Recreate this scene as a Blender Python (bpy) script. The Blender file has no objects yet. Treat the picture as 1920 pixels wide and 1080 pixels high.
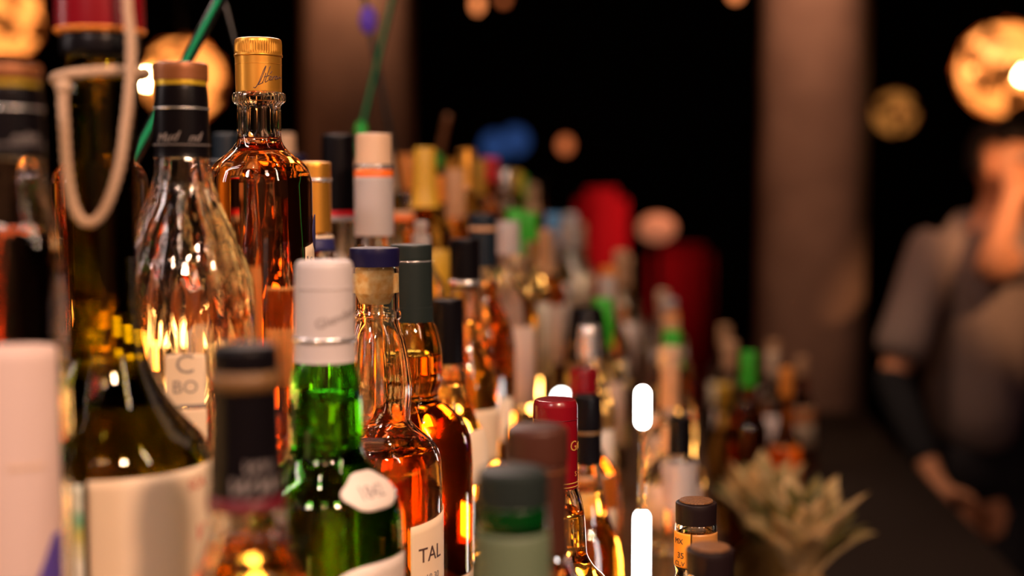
import bpy, bmesh, math, random
from mathutils import Vector, Matrix
random.seed(7)
C = bpy.context.scene.collection
S = bpy.context.scene
PI = math.pi

# ------------------------------------------------------------------ camera, world, lights
F_PX = 2500.0
CAM_Z = 1.45
PITCH = math.atan(180 / F_PX)
cam_d = bpy.data.cameras.new('camera')
cam_d.sensor_width = 36.0
cam_d.lens = F_PX / 1920 * 36.0
cam_d.clip_start = 0.02
cam_d.dof.use_dof = True
cam_d.dof.focus_distance = 0.955
cam_d.dof.aperture_fstop = 2.5
cam_d.dof.aperture_blades = 0
cam = bpy.data.objects.new('camera', cam_d); C.objects.link(cam)
cam.location = (0, 0, CAM_Z); cam.rotation_euler = (PI / 2 - PITCH, 0, 0)
S.camera = cam
S.view_settings.view_transform = 'Standard'
S.view_settings.look = 'None'
S.view_settings.gamma = 1.0
S.view_settings.exposure = 0.15
S.view_settings.use_curve_mapping = False
cy = S.cycles
cy.use_denoising = True
cy.max_bounces = 26; cy.transmission_bounces = 26; cy.glossy_bounces = 8; cy.diffuse_bounces = 3
cy.transparent_max_bounces = 16
cy.caustics_refractive = True; cy.caustics_reflective = True
cy.sample_clamp_indirect = 12.0
cy.blur_glossy = 0.3

w = bpy.data.worlds.new('world'); S.world = w; w.use_nodes = True
w.node_tree.nodes['Background'].inputs[0].default_value = (1.0, 0.62, 0.42, 1)
w.node_tree.nodes['Background'].inputs[1].default_value = 0.0015


def area(name, loc, target, size, power, col, sy=None):
    d = bpy.data.lights.new(name, 'AREA'); d.energy = power; d.color = col
    d.shape = 'RECTANGLE' if sy else 'DISK'; d.size = size
    if sy: d.size_y = sy
    o = bpy.data.objects.new(name, d); C.objects.link(o); o.location = loc
    o.rotation_euler = (Vector(target) - Vector(loc)).to_track_quat('-Z', 'Y').to_euler()
    return o


def point(name, loc, r, power, col):
    d = bpy.data.lights.new(name, 'POINT'); d.energy = power; d.color = col; d.shadow_soft_size = r
    o = bpy.data.objects.new(name, d); C.objects.link(o); o.location = loc
    return o


def spot(name, loc, target, power, col, ang, r=0.05, blend=0.6):
    d = bpy.data.lights.new(name, 'SPOT'); d.energy = power; d.color = col; d.shadow_soft_size = r
    d.spot_size = math.radians(ang); d.spot_blend = blend
    o = bpy.data.objects.new(name, d); C.objects.link(o); o.location = loc
    o.rotation_euler = (Vector(target) - Vector(loc)).to_track_quat('-Z', 'Y').to_euler()
    return o


WARM = (1.0, 0.62, 0.36)


def downlight(x, y, z, power, col, ang=62, r=0.028, tx=0.0, ty=0.0):
    return spot('unseen_downlight', (x, y, z), (x + tx, y + ty, 1.1), power, col, ang, r, 0.5)


key = area('unseen_bar_light', (0.50, -0.30, 2.30), (-0.05, 1.0, 1.25), 0.14, 4.8, (1.0, 0.60, 0.40))
key.data.spread = math.radians(70)
a2 = area('unseen_bar_light', (-0.55, -0.20, 2.1), (-0.15, 1.0, 1.3), 0.22, 1.5, (1.0, 0.74, 0.66)); a2.data.spread = math.radians(80)  # added soft light for pale streaks in the clear bottle
for x_, y_, p_, c_ in ((-0.95, 0.9, 16, WARM), (-0.45, 1.7, 24, WARM), (0.05, 2.5, 80, (1.0, 0.80, 0.66)), (0.15, 3.3, 85, (1.0, 0.72, 0.5)), (0.55, 1.5, 12, WARM),
                       (0.62, 2.75, 60, (1.0, 0.72, 0.52)), (0.42, 1.75, 44, (1.0, 0.72, 0.46)), (-0.25, 0.45, 10, (1.0, 0.80, 0.62)), (0.30, 0.95, 12, (1.0, 0.72, 0.5)), (-0.70, 2.6, 20, (1.0, 0.5, 0.22))):  # bench and pineapple lamps here are added to brighten them
    downlight(x_, y_, 2.55, p_ * 0.42, c_)
# unseen strips added for streak highlights on the bottle glass
t1 = area('added_streak_light', (-1.00, 0.75, 1.95), (-0.2, 0.95, 1.35), 0.05, 1.6, (1.0, 0.80, 0.74), 0.9); t1.data.spread = math.radians(110)
t2 = area('added_streak_light', (0.60, 0.35, 2.0), (-0.1, 0.95, 1.3), 0.03, 1.2, (1.0, 0.70, 0.50), 0.7); t2.data.spread = math.radians(110)
t3 = area('added_streak_light', (-0.45, 1.75, 1.95), (-0.15, 0.7, 1.25), 0.9, 3.0, (1.0, 0.74, 0.62), 0.035); t3.data.spread = math.radians(120)
area('added_wall_wash', (0.0, -1.0, 2.9), (0.0, -2.0, 1.5), 0.5, 25, (1.0, 0.55, 0.32))  # added so the rear wall gives warm reflections in the glass

# ------------------------------------------------------------------ pixel / metre helpers
cp, sp = math.cos(PITCH), math.sin(PITCH)


def at(x, y, Y):
    u = (x - 960) / F_PX; v = (540 - y) / F_PX
    dy = cp + v * sp; dz = -sp + v * cp
    return Vector((u / dy * Y, Y, CAM_Z + dz / dy * Y))


def zpx(y, Y): return at(960, y, Y).z


Z_FLOOR = 0.0
Z1, Z2, Z3, ZB = 1.2205, 1.1105, 1.0105, 0.8005      # where bottle feet touch; tops of the steps sit just under           # three steps of the bottle display and the work bench
BAR_ANG = math.atan(0.108)

# ------------------------------------------------------------------ materials
M = {}


def mat(name, col, rough=0.5, metal=0.0, trans=0.0, ior=1.45, emit=None, es=0.0, coat=0.0, vol=None, dens=0.0,
        noise=None, spec=0.5, sheen=0.0, sss=0.0):
    m = bpy.data.materials.new(name); m.use_nodes = True
    nt = m.node_tree; b = nt.nodes['Principled BSDF']
    b.inputs['Base Color'].default_value = (*col, 1)
    b.inputs['Roughness'].default_value = rough
    b.inputs['Metallic'].default_value = metal
    b.inputs['Transmission Weight'].default_value = trans
    b.inputs['IOR'].default_value = ior
    b.inputs['Coat Weight'].default_value = coat
    b.inputs['Specular IOR Level'].default_value = spec
    b.inputs['Sheen Weight'].default_value = sheen
    if sss:
        b.inputs['Subsurface Weight'].default_value = sss
        b.inputs['Subsurface Radius'].default_value = (0.01, 0.004, 0.002)
    if emit:
        b.inputs['Emission Color'].default_value = (*emit, 1)
        b.inputs['Emission Strength'].default_value = es
    if vol:
        v = nt.nodes.new('ShaderNodeVolumeAbsorption')
        v.inputs['Color'].default_value = (*vol, 1); v.inputs['Density'].default_value = dens
        nt.links.new(v.outputs[0], nt.nodes['Material Output'].inputs['Volume'])
    if noise:
        scale, col2, bump = noise
        tc = nt.nodes.new('ShaderNodeTexCoord'); n = nt.nodes.new('ShaderNodeTexNoise')
        n.inputs['Scale'].default_value = scale; n.inputs['Detail'].default_value = 5
        nt.links.new(tc.outputs['Object'], n.inputs['Vector'])
        r = nt.nodes.new('ShaderNodeValToRGB')
        r.color_ramp.elements[0].position = 0.35; r.color_ramp.elements[1].position = 0.68
        r.color_ramp.elements[0].color = (*col, 1); r.color_ramp.elements[1].color = (*col2, 1)
        nt.links.new(n.outputs['Fac'], r.inputs[0]); nt.links.new(r.outputs[0], b.inputs['Base Color'])
        if bump:
            bp = nt.nodes.new('ShaderNodeBump'); bp.inputs['Strength'].default_value = bump
            bp.inputs['Distance'].default_value = 0.002
            nt.links.new(n.outputs['Fac'], bp.inputs['Height']); nt.links.new(bp.outputs[0], b.inputs['Normal'])
    M[name] = m
    return m


def glass(name, col=(1, 1, 1), ior=1.5, rough=0.0): return mat(name, col, rough, trans=1.0, ior=ior)


def liquid(name, vol, dens): return mat(name, (1, 1, 1), 0.0, trans=1.0, ior=1.36, vol=vol, dens=dens)


glass('clear_glass', (0.97, 0.97, 0.97))
glass('swirl_glass', (0.99, 0.96, 0.95))
glass('green_glass', (0.22, 0.80, 0.12))
glass('olive_glass', (0.36, 0.34, 0.03))
glass('yellow_glass', (0.85, 0.75, 0.30))
liquid('amber', (1.0, 0.62, 0.07), 26)
liquid('dark_amber', (0.95, 0.45, 0.03), 38)
liquid('gold_liquid', (1.0, 0.72, 0.10), 30)
liquid('orange_liquid', (1.0, 0.60, 0.05), 30)
liquid('pale_gold', (1.0, 0.80, 0.12), 30)
liquid('cola', (0.5, 0.08, 0.03), 90)
liquid('olive_liquid', (0.75, 0.62, 0.05), 16)
glass('solid_amber', (0.95, 0.36, 0.05), 1.4)
glass('solid_orange', (0.98, 0.30, 0.04), 1.4)
glass('solid_gold', (0.98, 0.62, 0.12), 1.4)
glass('solid_green', (0.12, 0.75, 0.12), 1.4)
glass('solid_clear', (0.98, 0.95, 0.92), 1.4)
glass('solid_brown', (0.55, 0.16, 0.04), 1.4)
glass('solid_red', (0.85, 0.05, 0.03), 1.4)
mat('gold_foil', (0.66, 0.30, 0.04), 0.34, metal=0.75)
mat('copper', (0.24, 0.085, 0.028), 0.45, metal=0.4)
mat('yellow_band', (0.62, 0.42, 0.03), 0.3, metal=0.5)
mat('black_foil', (0.004, 0.003, 0.004), 0.32, spec=0.14)
mat('navy_cap', (0.006, 0.005, 0.030), 0.4, spec=0.15)
mat('grey_cap', (0.013, 0.019, 0.018), 0.4, spec=0.2)
mat('dark_blue_cap', (0.008, 0.015, 0.025), 0.4, spec=0.3)
mat('white_foil', (0.40, 0.36, 0.36), 0.42)
mat('silver_line', (0.75, 0.72, 0.72), 0.25, metal=0.8)
mat('red_foil', (0.15, 0.003, 0.008), 0.25, spec=0.4)
mat('bright_red', (0.75, 0.01, 0.02), 0.4)
mat('dark_red', (0.10, 0.004, 0.012), 0.4)
mat('brown_cap', (0.048, 0.015, 0.009), 0.4, spec=0.35)
mat('vial_cap', (0.009, 0.004, 0.005), 0.45, spec=0.3)
mat('vial_top', (0.10, 0.04, 0.015), 0.35, noise=(900, (0.25, 0.12, 0.05), 0.3))
mat('bronze_band', (0.13, 0.065, 0.02), 0.5)
mat('cream_paper', (0.68, 0.54, 0.39), 0.7)
mat('pink_paper', (0.56, 0.42, 0.38), 0.7)
mat('white_paper', (0.62, 0.55, 0.50), 0.65)
mat('grey_green_paper', (0.09, 0.125, 0.075), 0.6)
mat('green_band', (0.001, 0.030, 0.004), 0.2)
mat('grey_ink', (0.20, 0.175, 0.17), 0.6)
mat('dark_ink', (0.06, 0.03, 0.03), 0.6)
mat('red_ink', (0.45, 0.07, 0.04), 0.6)
mat('gold_ink', (0.75, 0.45, 0.10), 0.35, metal=0.5)
mat('navy_ink', (0.02, 0.02, 0.10), 0.5)
mat('purple_ink', (0.08, 0.05, 0.28), 0.5)
mat('orange_band', (0.85, 0.16, 0.02), 0.4)
mat('beige_cap', (0.62, 0.42, 0.28), 0.5)
mat('yellow_cap', (0.62, 0.36, 0.03), 0.45)
mat('orange_cap', (0.75, 0.25, 0.03), 0.4)
mat('green_cap', (0.03, 0.40, 0.02), 0.4)
mat('blue_cap', (0.12, 0.38, 0.75), 0.35)
mat('tan_cap', (0.55, 0.30, 0.16), 0.5)
mat('vial_label', (0.95, 0.36, 0.03), 0.4)
mat('vial_tan_glow', (0.42, 0.19, 0.05), 0.35)
mat('cork', (0.80, 0.42, 0.10), 0.8, noise=(190, (0.98, 0.76, 0.36), 0.6))
mat('string', (0.50, 0.33, 0.22), 0.85, noise=(700, (0.42, 0.30, 0.20), 0.6))
mat('straw_green', (0.01, 0.34, 0.14), 0.2)
mat('straw_tip', (0.03, 0.60, 0.08), 0.2)
mat('straw_black', (0.01, 0.012, 0.012), 0.2)
mat('straw_violet', (0.16, 0.08, 0.85), 0.2)
mat('wood_dark', (0.030, 0.014, 0.008), 0.35, noise=(14, (0.06, 0.028, 0.014), 0.2))
mat('bench_steel', (0.012, 0.007, 0.005), 0.6, spec=0.15)
mat('wall_black', (0.006, 0.004, 0.004), 0.8, noise=(3, (0.009, 0.006, 0.005), 0.1))
mat('wall_brown', (0.30, 0.17, 0.10), 0.7, noise=(6, (0.40, 0.25, 0.16), 0.2))
mat('floor_dark', (0.012, 0.008, 0.007), 0.5, noise=(8, (0.02, 0.013, 0.01), 0.1))
mat('stone_column', (0.22, 0.125, 0.085), 0.8, noise=(5, (0.32, 0.19, 0.13), 0.5))
mat('added_light_panel', (0.8, 0.5, 0.2), 0.4, emit=(1.0, 0.47, 0.10), es=24)
mat('added_light_rail', (0.8, 0.5, 0.2), 0.4, emit=(1.0, 0.50, 0.13), es=16)
mat('glow_white', (0.9, 0.9, 0.9), 0.3, emit=(1.0, 0.97, 0.93), es=9)
mat('bronze', (0.45, 0.22, 0.07), 0.35, metal=0.8)
mat('lamp_inner', (0.9, 0.6, 0.3), 0.5, emit=(1.0, 0.30, 0.055), es=2.0)
mat('lamp_inner_dim', (0.5, 0.3, 0.1), 0.5, emit=(1.0, 0.36, 0.07), es=0.35)
mat('bulb', (1, 0.9, 0.7), 0.5, emit=(1.0, 0.66, 0.30), es=70)
mat('bulb_dim', (1, 0.9, 0.7), 0.5, emit=(1.0, 0.22, 0.06), es=0.55)
mat('flame_bulb', (1, 0.6, 0.4), 0.5, emit=(1.0, 0.28, 0.08), es=1.5)
mat('blue_screen', (0.05, 0.1, 0.3), 0.3, emit=(0.05, 0.13, 0.42), es=0.28)
mat('red_velvet', (0.30, 0.002, 0.007), 0.85, spec=0.1)
mat('salmon_glow', (0.4, 0.16, 0.08), 0.5, emit=(1.0, 0.30, 0.14), es=0.34)
mat('leaf', (0.30, 0.22, 0.08), 0.5, noise=(22, (0.66, 0.46, 0.24), 0.2))
mat('leaf_dark', (0.06, 0.06, 0.012), 0.5, noise=(22, (0.22, 0.17, 0.05), 0.2))
mat('pineapple_skin', (0.25, 0.13, 0.03), 0.6, noise=(60, (0.42, 0.25, 0.07), 0.6))
mat('skin', (0.80, 0.34, 0.17), 0.5)
mat('shirt', (0.28, 0.20, 0.17), 0.9, noise=(60, (0.24, 0.17, 0.14), 0.2))
mat('black_cloth', (0.012, 0.010, 0.012), 0.9)
mat('hair', (0.018, 0.010, 0.008), 0.6)
mat('eye', (0.5, 0.45, 0.4), 0.2)
mat('lips', (0.45, 0.13, 0.09), 0.5)
mat('chrome', (0.6, 0.55, 0.5), 0.2, metal=1.0)
mat('flower_white', (0.74, 0.78, 0.55), 0.6)
mat('rainbow_paper', (0.8, 0.8, 0.7), 0.6)
for _g, _sc, _st in (('swirl_glass', (90, 90, 9), 0.55), ('clear_glass', (60, 60, 14), 0.10), ('green_glass', (60, 60, 20), 0.10)):
    _nt = M[_g].node_tree
    _tc = _nt.nodes.new('ShaderNodeTexCoord'); _mp = _nt.nodes.new('ShaderNodeMapping'); _mp.inputs['Scale'].default_value = _sc
    _nz = _nt.nodes.new('ShaderNodeTexNoise'); _nz.inputs['Scale'].default_value = 1.0; _nz.inputs['Detail'].default_value = 1.5
    _bp = _nt.nodes.new('ShaderNodeBump'); _bp.inputs['Strength'].default_value = _st; _bp.inputs['Distance'].default_value = 0.003
    _nt.links.new(_tc.outputs['Object'], _mp.inputs[0]); _nt.links.new(_mp.outputs[0], _nz.inputs['Vector'])
    _nt.links.new(_nz.outputs['Fac'], _bp.inputs['Height']); _nt.links.new(_bp.outputs[0], _nt.nodes['Principled BSDF'].inputs['Normal'])
# colourful strip label: colour bands run with height
_nt = M['rainbow_paper'].node_tree
_tc = _nt.nodes.new('ShaderNodeTexCoord'); _sx = _nt.nodes.new('ShaderNodeSeparateXYZ')
_nz = _nt.nodes.new('ShaderNodeTexNoise'); _nz.inputs['Scale'].default_value = 40
_ad = _nt.nodes.new('ShaderNodeMath'); _ad.operation = 'MULTIPLY_ADD'
_r = _nt.nodes.new('ShaderNodeValToRGB')
_nt.links.new(_tc.outputs['Generated'], _sx.inputs[0]); _nt.links.new(_tc.outputs['Object'], _nz.inputs['Vector'])
_nt.links.new(_nz.outputs['Fac'], _ad.inputs[0]); _ad.inputs[1].default_value = 0.35
_nt.links.new(_sx.outputs['Z'], _ad.inputs[2]); _nt.links.new(_ad.outputs[0], _r.inputs[0])
_e = _r.color_ramp.elements
_e[0].position = 0.3; _e[0].color = (0.75, 0.72, 0.66, 1)
_e[1].position = 1.0; _e[1].color = (0.65, 0.7, 0.6, 1)
for p_, c_ in ((0.62, (0.8, 0.8, 0.7, 1)), (0.75, (0.6, 0.55, 0.15, 1)), (0.85, (0.15, 0.45, 0.25, 1)), (0.93, (0.3, 0.55, 0.4, 1))):
    k = _e.new(p_); k.color = c_
_nt.links.new(_r.outputs[0], _nt.nodes['Principled BSDF'].inputs['Base Color'])

# ------------------------------------------------------------------ object helpers


def thing(name, label, cat, loc=(0, 0, 0), rotz=0.0, group=None):
    o = bpy.data.objects.new(name, None); C.objects.link(o)
    o.empty_display_size = 0.05
    o.location = loc; o.rotation_euler = (0, 0, rotz)
    o['label'] = label; o['category'] = cat
    if group: o['group'] = group
    return o


def obj(name, bm, material, parent=None, smooth=True, label=None):
    me = bpy.data.meshes.new(name)
    bmesh.ops.recalc_face_normals(bm, faces=bm.faces[:])
    bm.to_mesh(me); bm.free()
    if smooth:
        me.polygons.foreach_set('use_smooth', [True] * len(me.polygons))
    me.materials.append(M[material] if isinstance(material, str) else material)
    o = bpy.data.objects.new(name, me); C.objects.link(o)
    if parent: o.parent = parent
    if label: o['label'] = label
    return o


def autosmooth(o, ang=32):
    me = o.data
    bm = bmesh.new(); bm.from_mesh(me)
    for e in bm.edges:
        if len(e.link_faces) == 2 and e.calc_face_angle(0) > math.radians(ang): e.smooth = False
    bm.to_mesh(me); bm.free()
    return o


def rings(bm, loops, close=False):
    """loops: list of lists of vectors, same length; bridged in order"""
    vs = [[bm.verts.new(p) for p in lp] for lp in loops]
    n = len(vs[0])
    for a, b in zip(vs[:-1], vs[1:]):
        for i in range(n):
            j = (i + 1) % n
            bm.faces.new((a[i], a[j], b[j], b[i]))
    return vs


def lathe(prof, n=48, mod=None):
    """prof: list of (r, z) from first cap to last; r==0 ends are closed with a fan. Facing angle 0 is -Y."""
    bm = bmesh.new()
    prev = None; prevc = None
    for r, z in prof:
        if r <= 1e-7:
            cur = [bm.verts.new((0, 0, z))]
        else:
            cur = []
            for i in range(n):
                a = 2 * PI * i / n
                rr = r * (mod(a, z) if mod else 1.0)
                cur.append(bm.verts.new((rr * math.sin(a), -rr * math.cos(a), z)))
        if prev is not None:
            if len(prev) == 1 and len(cur) > 1:
                for i in range(n): bm.faces.new((prev[0], cur[i], cur[(i + 1) % n]))
            elif len(cur) == 1 and len(prev) > 1:
                for i in range(n): bm.faces.new((prev[i], prev[(i + 1) % n], cur[0]))
            elif len(cur) > 1:
                for i in range(n):
                    j = (i + 1) % n
                    bm.faces.new((prev[i], prev[j], cur[j], cur[i]))
        prev = cur
    return bm


def smoothstep(a, b, x):
    t = max(0, min(1, (x - a) / (b - a))); return t * t * (3 - 2 * t)


class Prof:
    """a bottle outline: radius as a smooth function of height"""
    def __init__(self, pts):
        self.p = sorted(pts)
        self.H = self.p[-1][0]
        # monotone cubic slopes
        z = [a for a, b in self.p]; r = [b for a, b in self.p]
        n = len(z); h = [z[i + 1] - z[i] for i in range(n - 1)]; d = [(r[i + 1] - r[i]) / h[i] for i in range(n - 1)]
        m = [d[0]] + [0 if d[i - 1] * d[i] <= 0 else 2 * d[i - 1] * d[i] / (d[i - 1] + d[i]) for i in range(1, n - 1)] + [d[-1]]
        self.z, self.rr, self.h, self.m = z, r, h, m

    def r(self, z):
        zz = self.z
        if z <= zz[0]: return self.rr[0]
        if z >= zz[-1]: return self.rr[-1]
        i = 0
        while z > zz[i + 1]: i += 1
        t = (z - zz[i]) / self.h[i]; h = self.h[i]
        return ((2 * t**3 - 3 * t**2 + 1) * self.rr[i] + (t**3 - 2 * t**2 + t) * h * self.m[i]
                + (-2 * t**3 + 3 * t**2) * self.rr[i + 1] + (t**3 - t**2) * h * self.m[i + 1])

    def samples(self, z0, z1, step):
        out = [z0]
        k = max(2, int((z1 - z0) / step))
        out = [z0 + (z1 - z0) * i / k for i in range(k + 1)]
        for a in self.z:
            if z0 < a < z1 and min(abs(a - b) for b in out) > 1e-4: out.append(a)
        return sorted(out)


def bottle_profile(px, Y, base):
    """px: list of (pixel row, half width in pixels) from lip to body -> Prof in metres standing on base"""
    pts = []
    for y, hw in px:
        pts.append((zpx(y, Y) - base, hw / F_PX * Y))
    pts.sort()
    R = pts[0][1]
    pts = [(0.0, R * 0.90), (0.0025, R * 0.965), (0.006, R)] + [(z, r) for z, r in pts if z > 0.012]
    if pts[3][0] > 0.03: pts.insert(3, (pts[3][0] - 0.012, R))
    return Prof(pts)


def glass_mesh(P, wall=0.0025, n=64, mod=None, step=0.003, punt=0.008):
    zs = P.samples(0, P.H, step)
    out = [(0, 0.003)] + [(P.r(0) * 0.8, 0.001)] + [(P.r(z), z) for z in zs]
    zi = P.samples(punt, P.H, step)[::-1]
    inn = [(max(P.r(z) - wall, 0.002), z) for z in zi]
    out += inn + [(inn[-1][0] * 0.8, punt * 0.9), (0, punt * 1.1)]
    return lathe(out, n, mod)


def liquid_mesh(P, level, wall=0.0025, n=64, mod=None, step=0.004, punt=0.008):
    zi = P.samples(punt, level, step)
    e = 0.00035
    pr = [(0, punt - e)] + [(max(P.r(z) - wall, 0.002) + e, z if k else punt - e) for k, z in enumerate(zi)]
    rt = pr[-1][0]
    pr += [(rt - 0.0012, level - 0.0006), (0, level - 0.0009)]
    return lathe(pr, n, mod)


def patch(P, z0, z1, a0, a1, off=0.0004, th=0.0004, shape=None, na=24, nz=14):
    """a paper or foil piece wrapped round a bottle; angles in degrees, 0 faces the viewer, + to the right.
    shape(s, t) -> (s, t) warps the unit square"""
    bm = bmesh.new()
    def P3(s, t, o):
        if shape: s, t = shape(s, t)
        a = math.radians(a0 + (a1 - a0) * s); z = z0 + (z1 - z0) * t
        r = P.r(z) + o
        return (r * math.sin(a), -r * math.cos(a), z)
    g = [[[bm.verts.new(P3(i / na, j / nz, off + k * th)) for j in range(nz + 1)] for i in range(na + 1)] for k in (0, 1)]
    for i in range(na):
        for j in range(nz):
            bm.faces.new((g[1][i][j], g[1][i + 1][j], g[1][i + 1][j + 1], g[1][i][j + 1]))
            bm.faces.new((g[0][i][j], g[0][i][j + 1], g[0][i + 1][j + 1], g[0][i + 1][j]))
    for i in range(na):
        bm.faces.new((g[0][i][0], g[0][i + 1][0], g[1][i + 1][0], g[1][i][0]))
        bm.faces.new((g[0][i][nz], g[1][i][nz], g[1][i + 1][nz], g[0][i + 1][nz]))
    for j in range(nz):
        bm.faces.new((g[0][0][j], g[1][0][j], g[1][0][j + 1], g[0][0][j + 1]))
        bm.faces.new((g[0][na][j], g[0][na][j + 1], g[1][na][j + 1], g[1][na][j]))
    return bm


def rounded(rad):
    """warp that rounds the corners of the unit square"""
    def f(s, t):
        x = 2 * s - 1; y = 2 * t - 1
        k = rad
        return (0.5 + 0.5 * x * (1 - k * y * y * (1 if abs(x) > .5 else abs(x) * 2) * 0.5),
                0.5 + 0.5 * y * (1 - k * x ** 4))
    return f


def text_mesh(txt, size, shear=0.0):
    cu = bpy.data.curves.new('txt', 'FONT'); cu.body = txt; cu.size = size; cu.shear = shear
    cu.align_x = 'CENTER'; cu.align_y = 'CENTER'; cu.resolution_u = 3
    o = bpy.data.objects.new('txt', cu); C.objects.link(o)
    dg = bpy.context.evaluated_depsgraph_get()
    me = bpy.data.meshes.new_from_object(o.evaluated_get(dg))
    bm = bmesh.new(); bm.from_mesh(me)
    bpy.data.objects.remove(o); bpy.data.curves.remove(cu); bpy.data.meshes.remove(me)
    return bm


def lettering(txt, P, zc, ac, size, material, parent, rot=0.0, off=0.0011, shear=0.0, sx=1.0):
    bm = text_mesh(txt, size, shear)
    bmesh.ops.subdivide_edges(bm, edges=[e for e in bm.edges if e.calc_length() > size * .25], cuts=1)
    c, s = math.cos(rot), math.sin(rot)
    ext = bmesh.ops.extrude_face_region(bm, geom=bm.faces[:])
    top = set(v for v in ext['geom'] if isinstance(v, bmesh.types.BMVert))
    for v in bm.verts:
        x = v.co.x * sx * c - v.co.y * s; y = v.co.x * sx * s + v.co.y * c
        z = zc + y
        r = P.r(z)
        a = math.radians(ac) + x / max(r, 0.005)
        rr = r + off + (0.0002 if v in top else 0)
        v.co = (rr * math.sin(a), -rr * math.cos(a), z)
    return obj('lettering', bm, material, parent, smooth=False)


def tube(path, r, n=10, taper=None):
    bm = bmesh.new()
    pts = [Vector(p) for p in path]
    lp = []
    up = Vector((0.13, 0.3, 0.9)).normalized()
    for i, p in enumerate(pts):
        t = (pts[min(i + 1, len(pts) - 1)] - pts[max(i - 1, 0)]).normalized()
        s = t.cross(up).normalized(); u2 = s.cross(t)
        rr = r * (taper(i / (len(pts) - 1)) if taper else 1)
        lp.append([p + s * rr * math.cos(2 * PI * k / n) + u2 * rr * math.sin(2 * PI * k / n) for k in range(n)])
    vs = rings(bm, lp)
    bm.faces.new(vs[0][::-1]); bm.faces.new(vs[-1])
    return bm


def catmull(pts, k=8):
    pts = [Vector(p) for p in pts]; out = []
    q = [pts[0] * 2 - pts[1]] + pts + [pts[-1] * 2 - pts[-2]]
    for i in range(1, len(q) - 2):
        for j in range(k):
            t = j / k
            out.append(0.5 * (2 * q[i] + (q[i + 1] - q[i - 1]) * t + (2 * q[i - 1] - 5 * q[i] + 4 * q[i + 1] - q[i + 2]) * t * t
                              + (-q[i - 1] + 3 * q[i] - 3 * q[i + 1] + q[i + 2]) * t ** 3))
    out.append(pts[-1])
    return out


def box(bm, x0, x1, y0, y1, z0, z1, bev=0.0):
    vs = [bm.verts.new((x, y, z)) for x in (x0, x1) for y in (y0, y1) for z in (z0, z1)]
    f = [(0, 1, 3, 2), (4, 6, 7, 5), (0, 4, 5, 1), (2, 3, 7, 6), (0, 2, 6, 4), (1, 5, 7, 3)]
    fs = [bm.faces.new([vs[i] for i in k]) for k in f]
    if bev:
        es = list({e for q in fs for e in q.edges})
        bmesh.ops.bevel(bm, geom=es, offset=bev, segments=2, affect='EDGES')
    return bm


def boxm(*a, **k): return box(bmesh.new(), *a, **k)


def struct(name, bm, m, parent=None, smooth=False):
    o = obj(name, bm, m, parent, smooth)
    if not parent: o['kind'] = 'structure'
    return o


# ------------------------------------------------------------------ the room
struct('floor', boxm(-4, 4.5, -2, 9, -0.1, 0), 'floor_dark')
struct('ceiling', boxm(-4, 4.5, -2, 9, 3.2, 3.3), 'wall_black')
struct('wall_back', boxm(-4, 4.5, 8.9, 9.0, 0, 3.2), 'wall_black')
struct('wall_left', boxm(-4.1, -4.0, -2, 9, 0, 3.2), 'wall_black')
struct('wall_right', boxm(4.5, 4.6, -2, 9, 0, 3.2), 'wall_black')
struct('wall_front', boxm(-4, 4.5, -2.1, -2, 0, 3.2), 'wall_brown')


def column(label, px, Y, hw):
    p = at(px, 360, Y); r = hw / F_PX * Y
    t = thing('stone_column', label, 'column', (p.x, p.y, 0), group='round stone columns')
    obj('shaft', lathe([(0, 0.12), (r, 0.12), (r * 1.01, 0.8), (r, 1.6), (r * 0.985, 2.4), (r * 0.98, 3.1), (0, 3.1)], 48), 'stone_column', t)
    autosmooth(obj('plinth', lathe([(0, 0.0), (r * 1.25, 0.0), (r * 1.25, 0.10), (r * 1.12, 0.13), (0, 0.13)], 48), 'stone_column', t))
    autosmooth(obj('capital', lathe([(0, 3.05), (r * 1.1, 3.05), (r * 1.25, 3.12), (r * 1.25, 3.2), (0, 3.2)], 48), 'stone_column', t))
    return p


c1 = column('round brown stone column rising behind the tall bottles at left', 672, 4.6, 105)
c2 = column('round brown stone column standing between the bottles and the person', 1522, 4.2, 100)
spot('column_spotlight', (c1.x + 0.02, c1.y - 0.45, 3.0), (c1.x, c1.y, 2.35), 190, (1.0, 0.55, 0.33), 50, 0.04)
spot('column_spotlight', (c2.x - 0.12, c2.y - 0.42, 3.0), (c2.x, c2.y, 2.2), 170, (1.0, 0.55, 0.35), 58, 0.04)

# the stepped bar
bar = thing('bar_counter', 'dark stepped bar counter carrying the rows of liquor bottles', 'bar counter', (0, 0, 0), -BAR_ANG)
Y0, Y1 = 0.38, 4.0
X1, X2 = -0.243, -0.128
obj('lower_shelf', boxm(X2, 0.085, Y0, Y1, Z3 - 0.04, Z3 - 0.0005, bev=0.003), 'wood_dark', bar, False)
obj('middle_step', boxm(X1, X2 - 0.004, Y0, Y1, Z3 - 0.04, Z2 - 0.0005, bev=0.003), 'wood_dark', bar, False)
obj('top_step', boxm(-0.66, X1 - 0.004, Y0, Y1, Z3 - 0.04, Z1 - 0.0005, bev=0.003), 'wood_dark', bar, False)
obj('cabinet', boxm(-0.64, 0.065, Y0 + 0.03, Y1 - 0.03, 0.0, Z3 - 0.04), 'wood_dark', bar, False)
for xr, zr_ in ((X1, Z2 + 0.035), (X2, Z3 + 0.035), (-0.496, Z1 + 0.006), (-0.496, Z1 + 0.070)):
    for k in range(17 if xr > -0.4 else 12):
        yy = Y0 + 0.05 + k * 0.098
        obj('added_light_segment', boxm(xr - 0.004, xr + 0.0008, yy, yy + 0.034, zr_, zr_ + 0.030, bev=0.0015), 'added_light_panel' if xr > -0.4 else 'added_light_rail', bar, False)  # glowing segments added to make the bottled liquids shine
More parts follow.
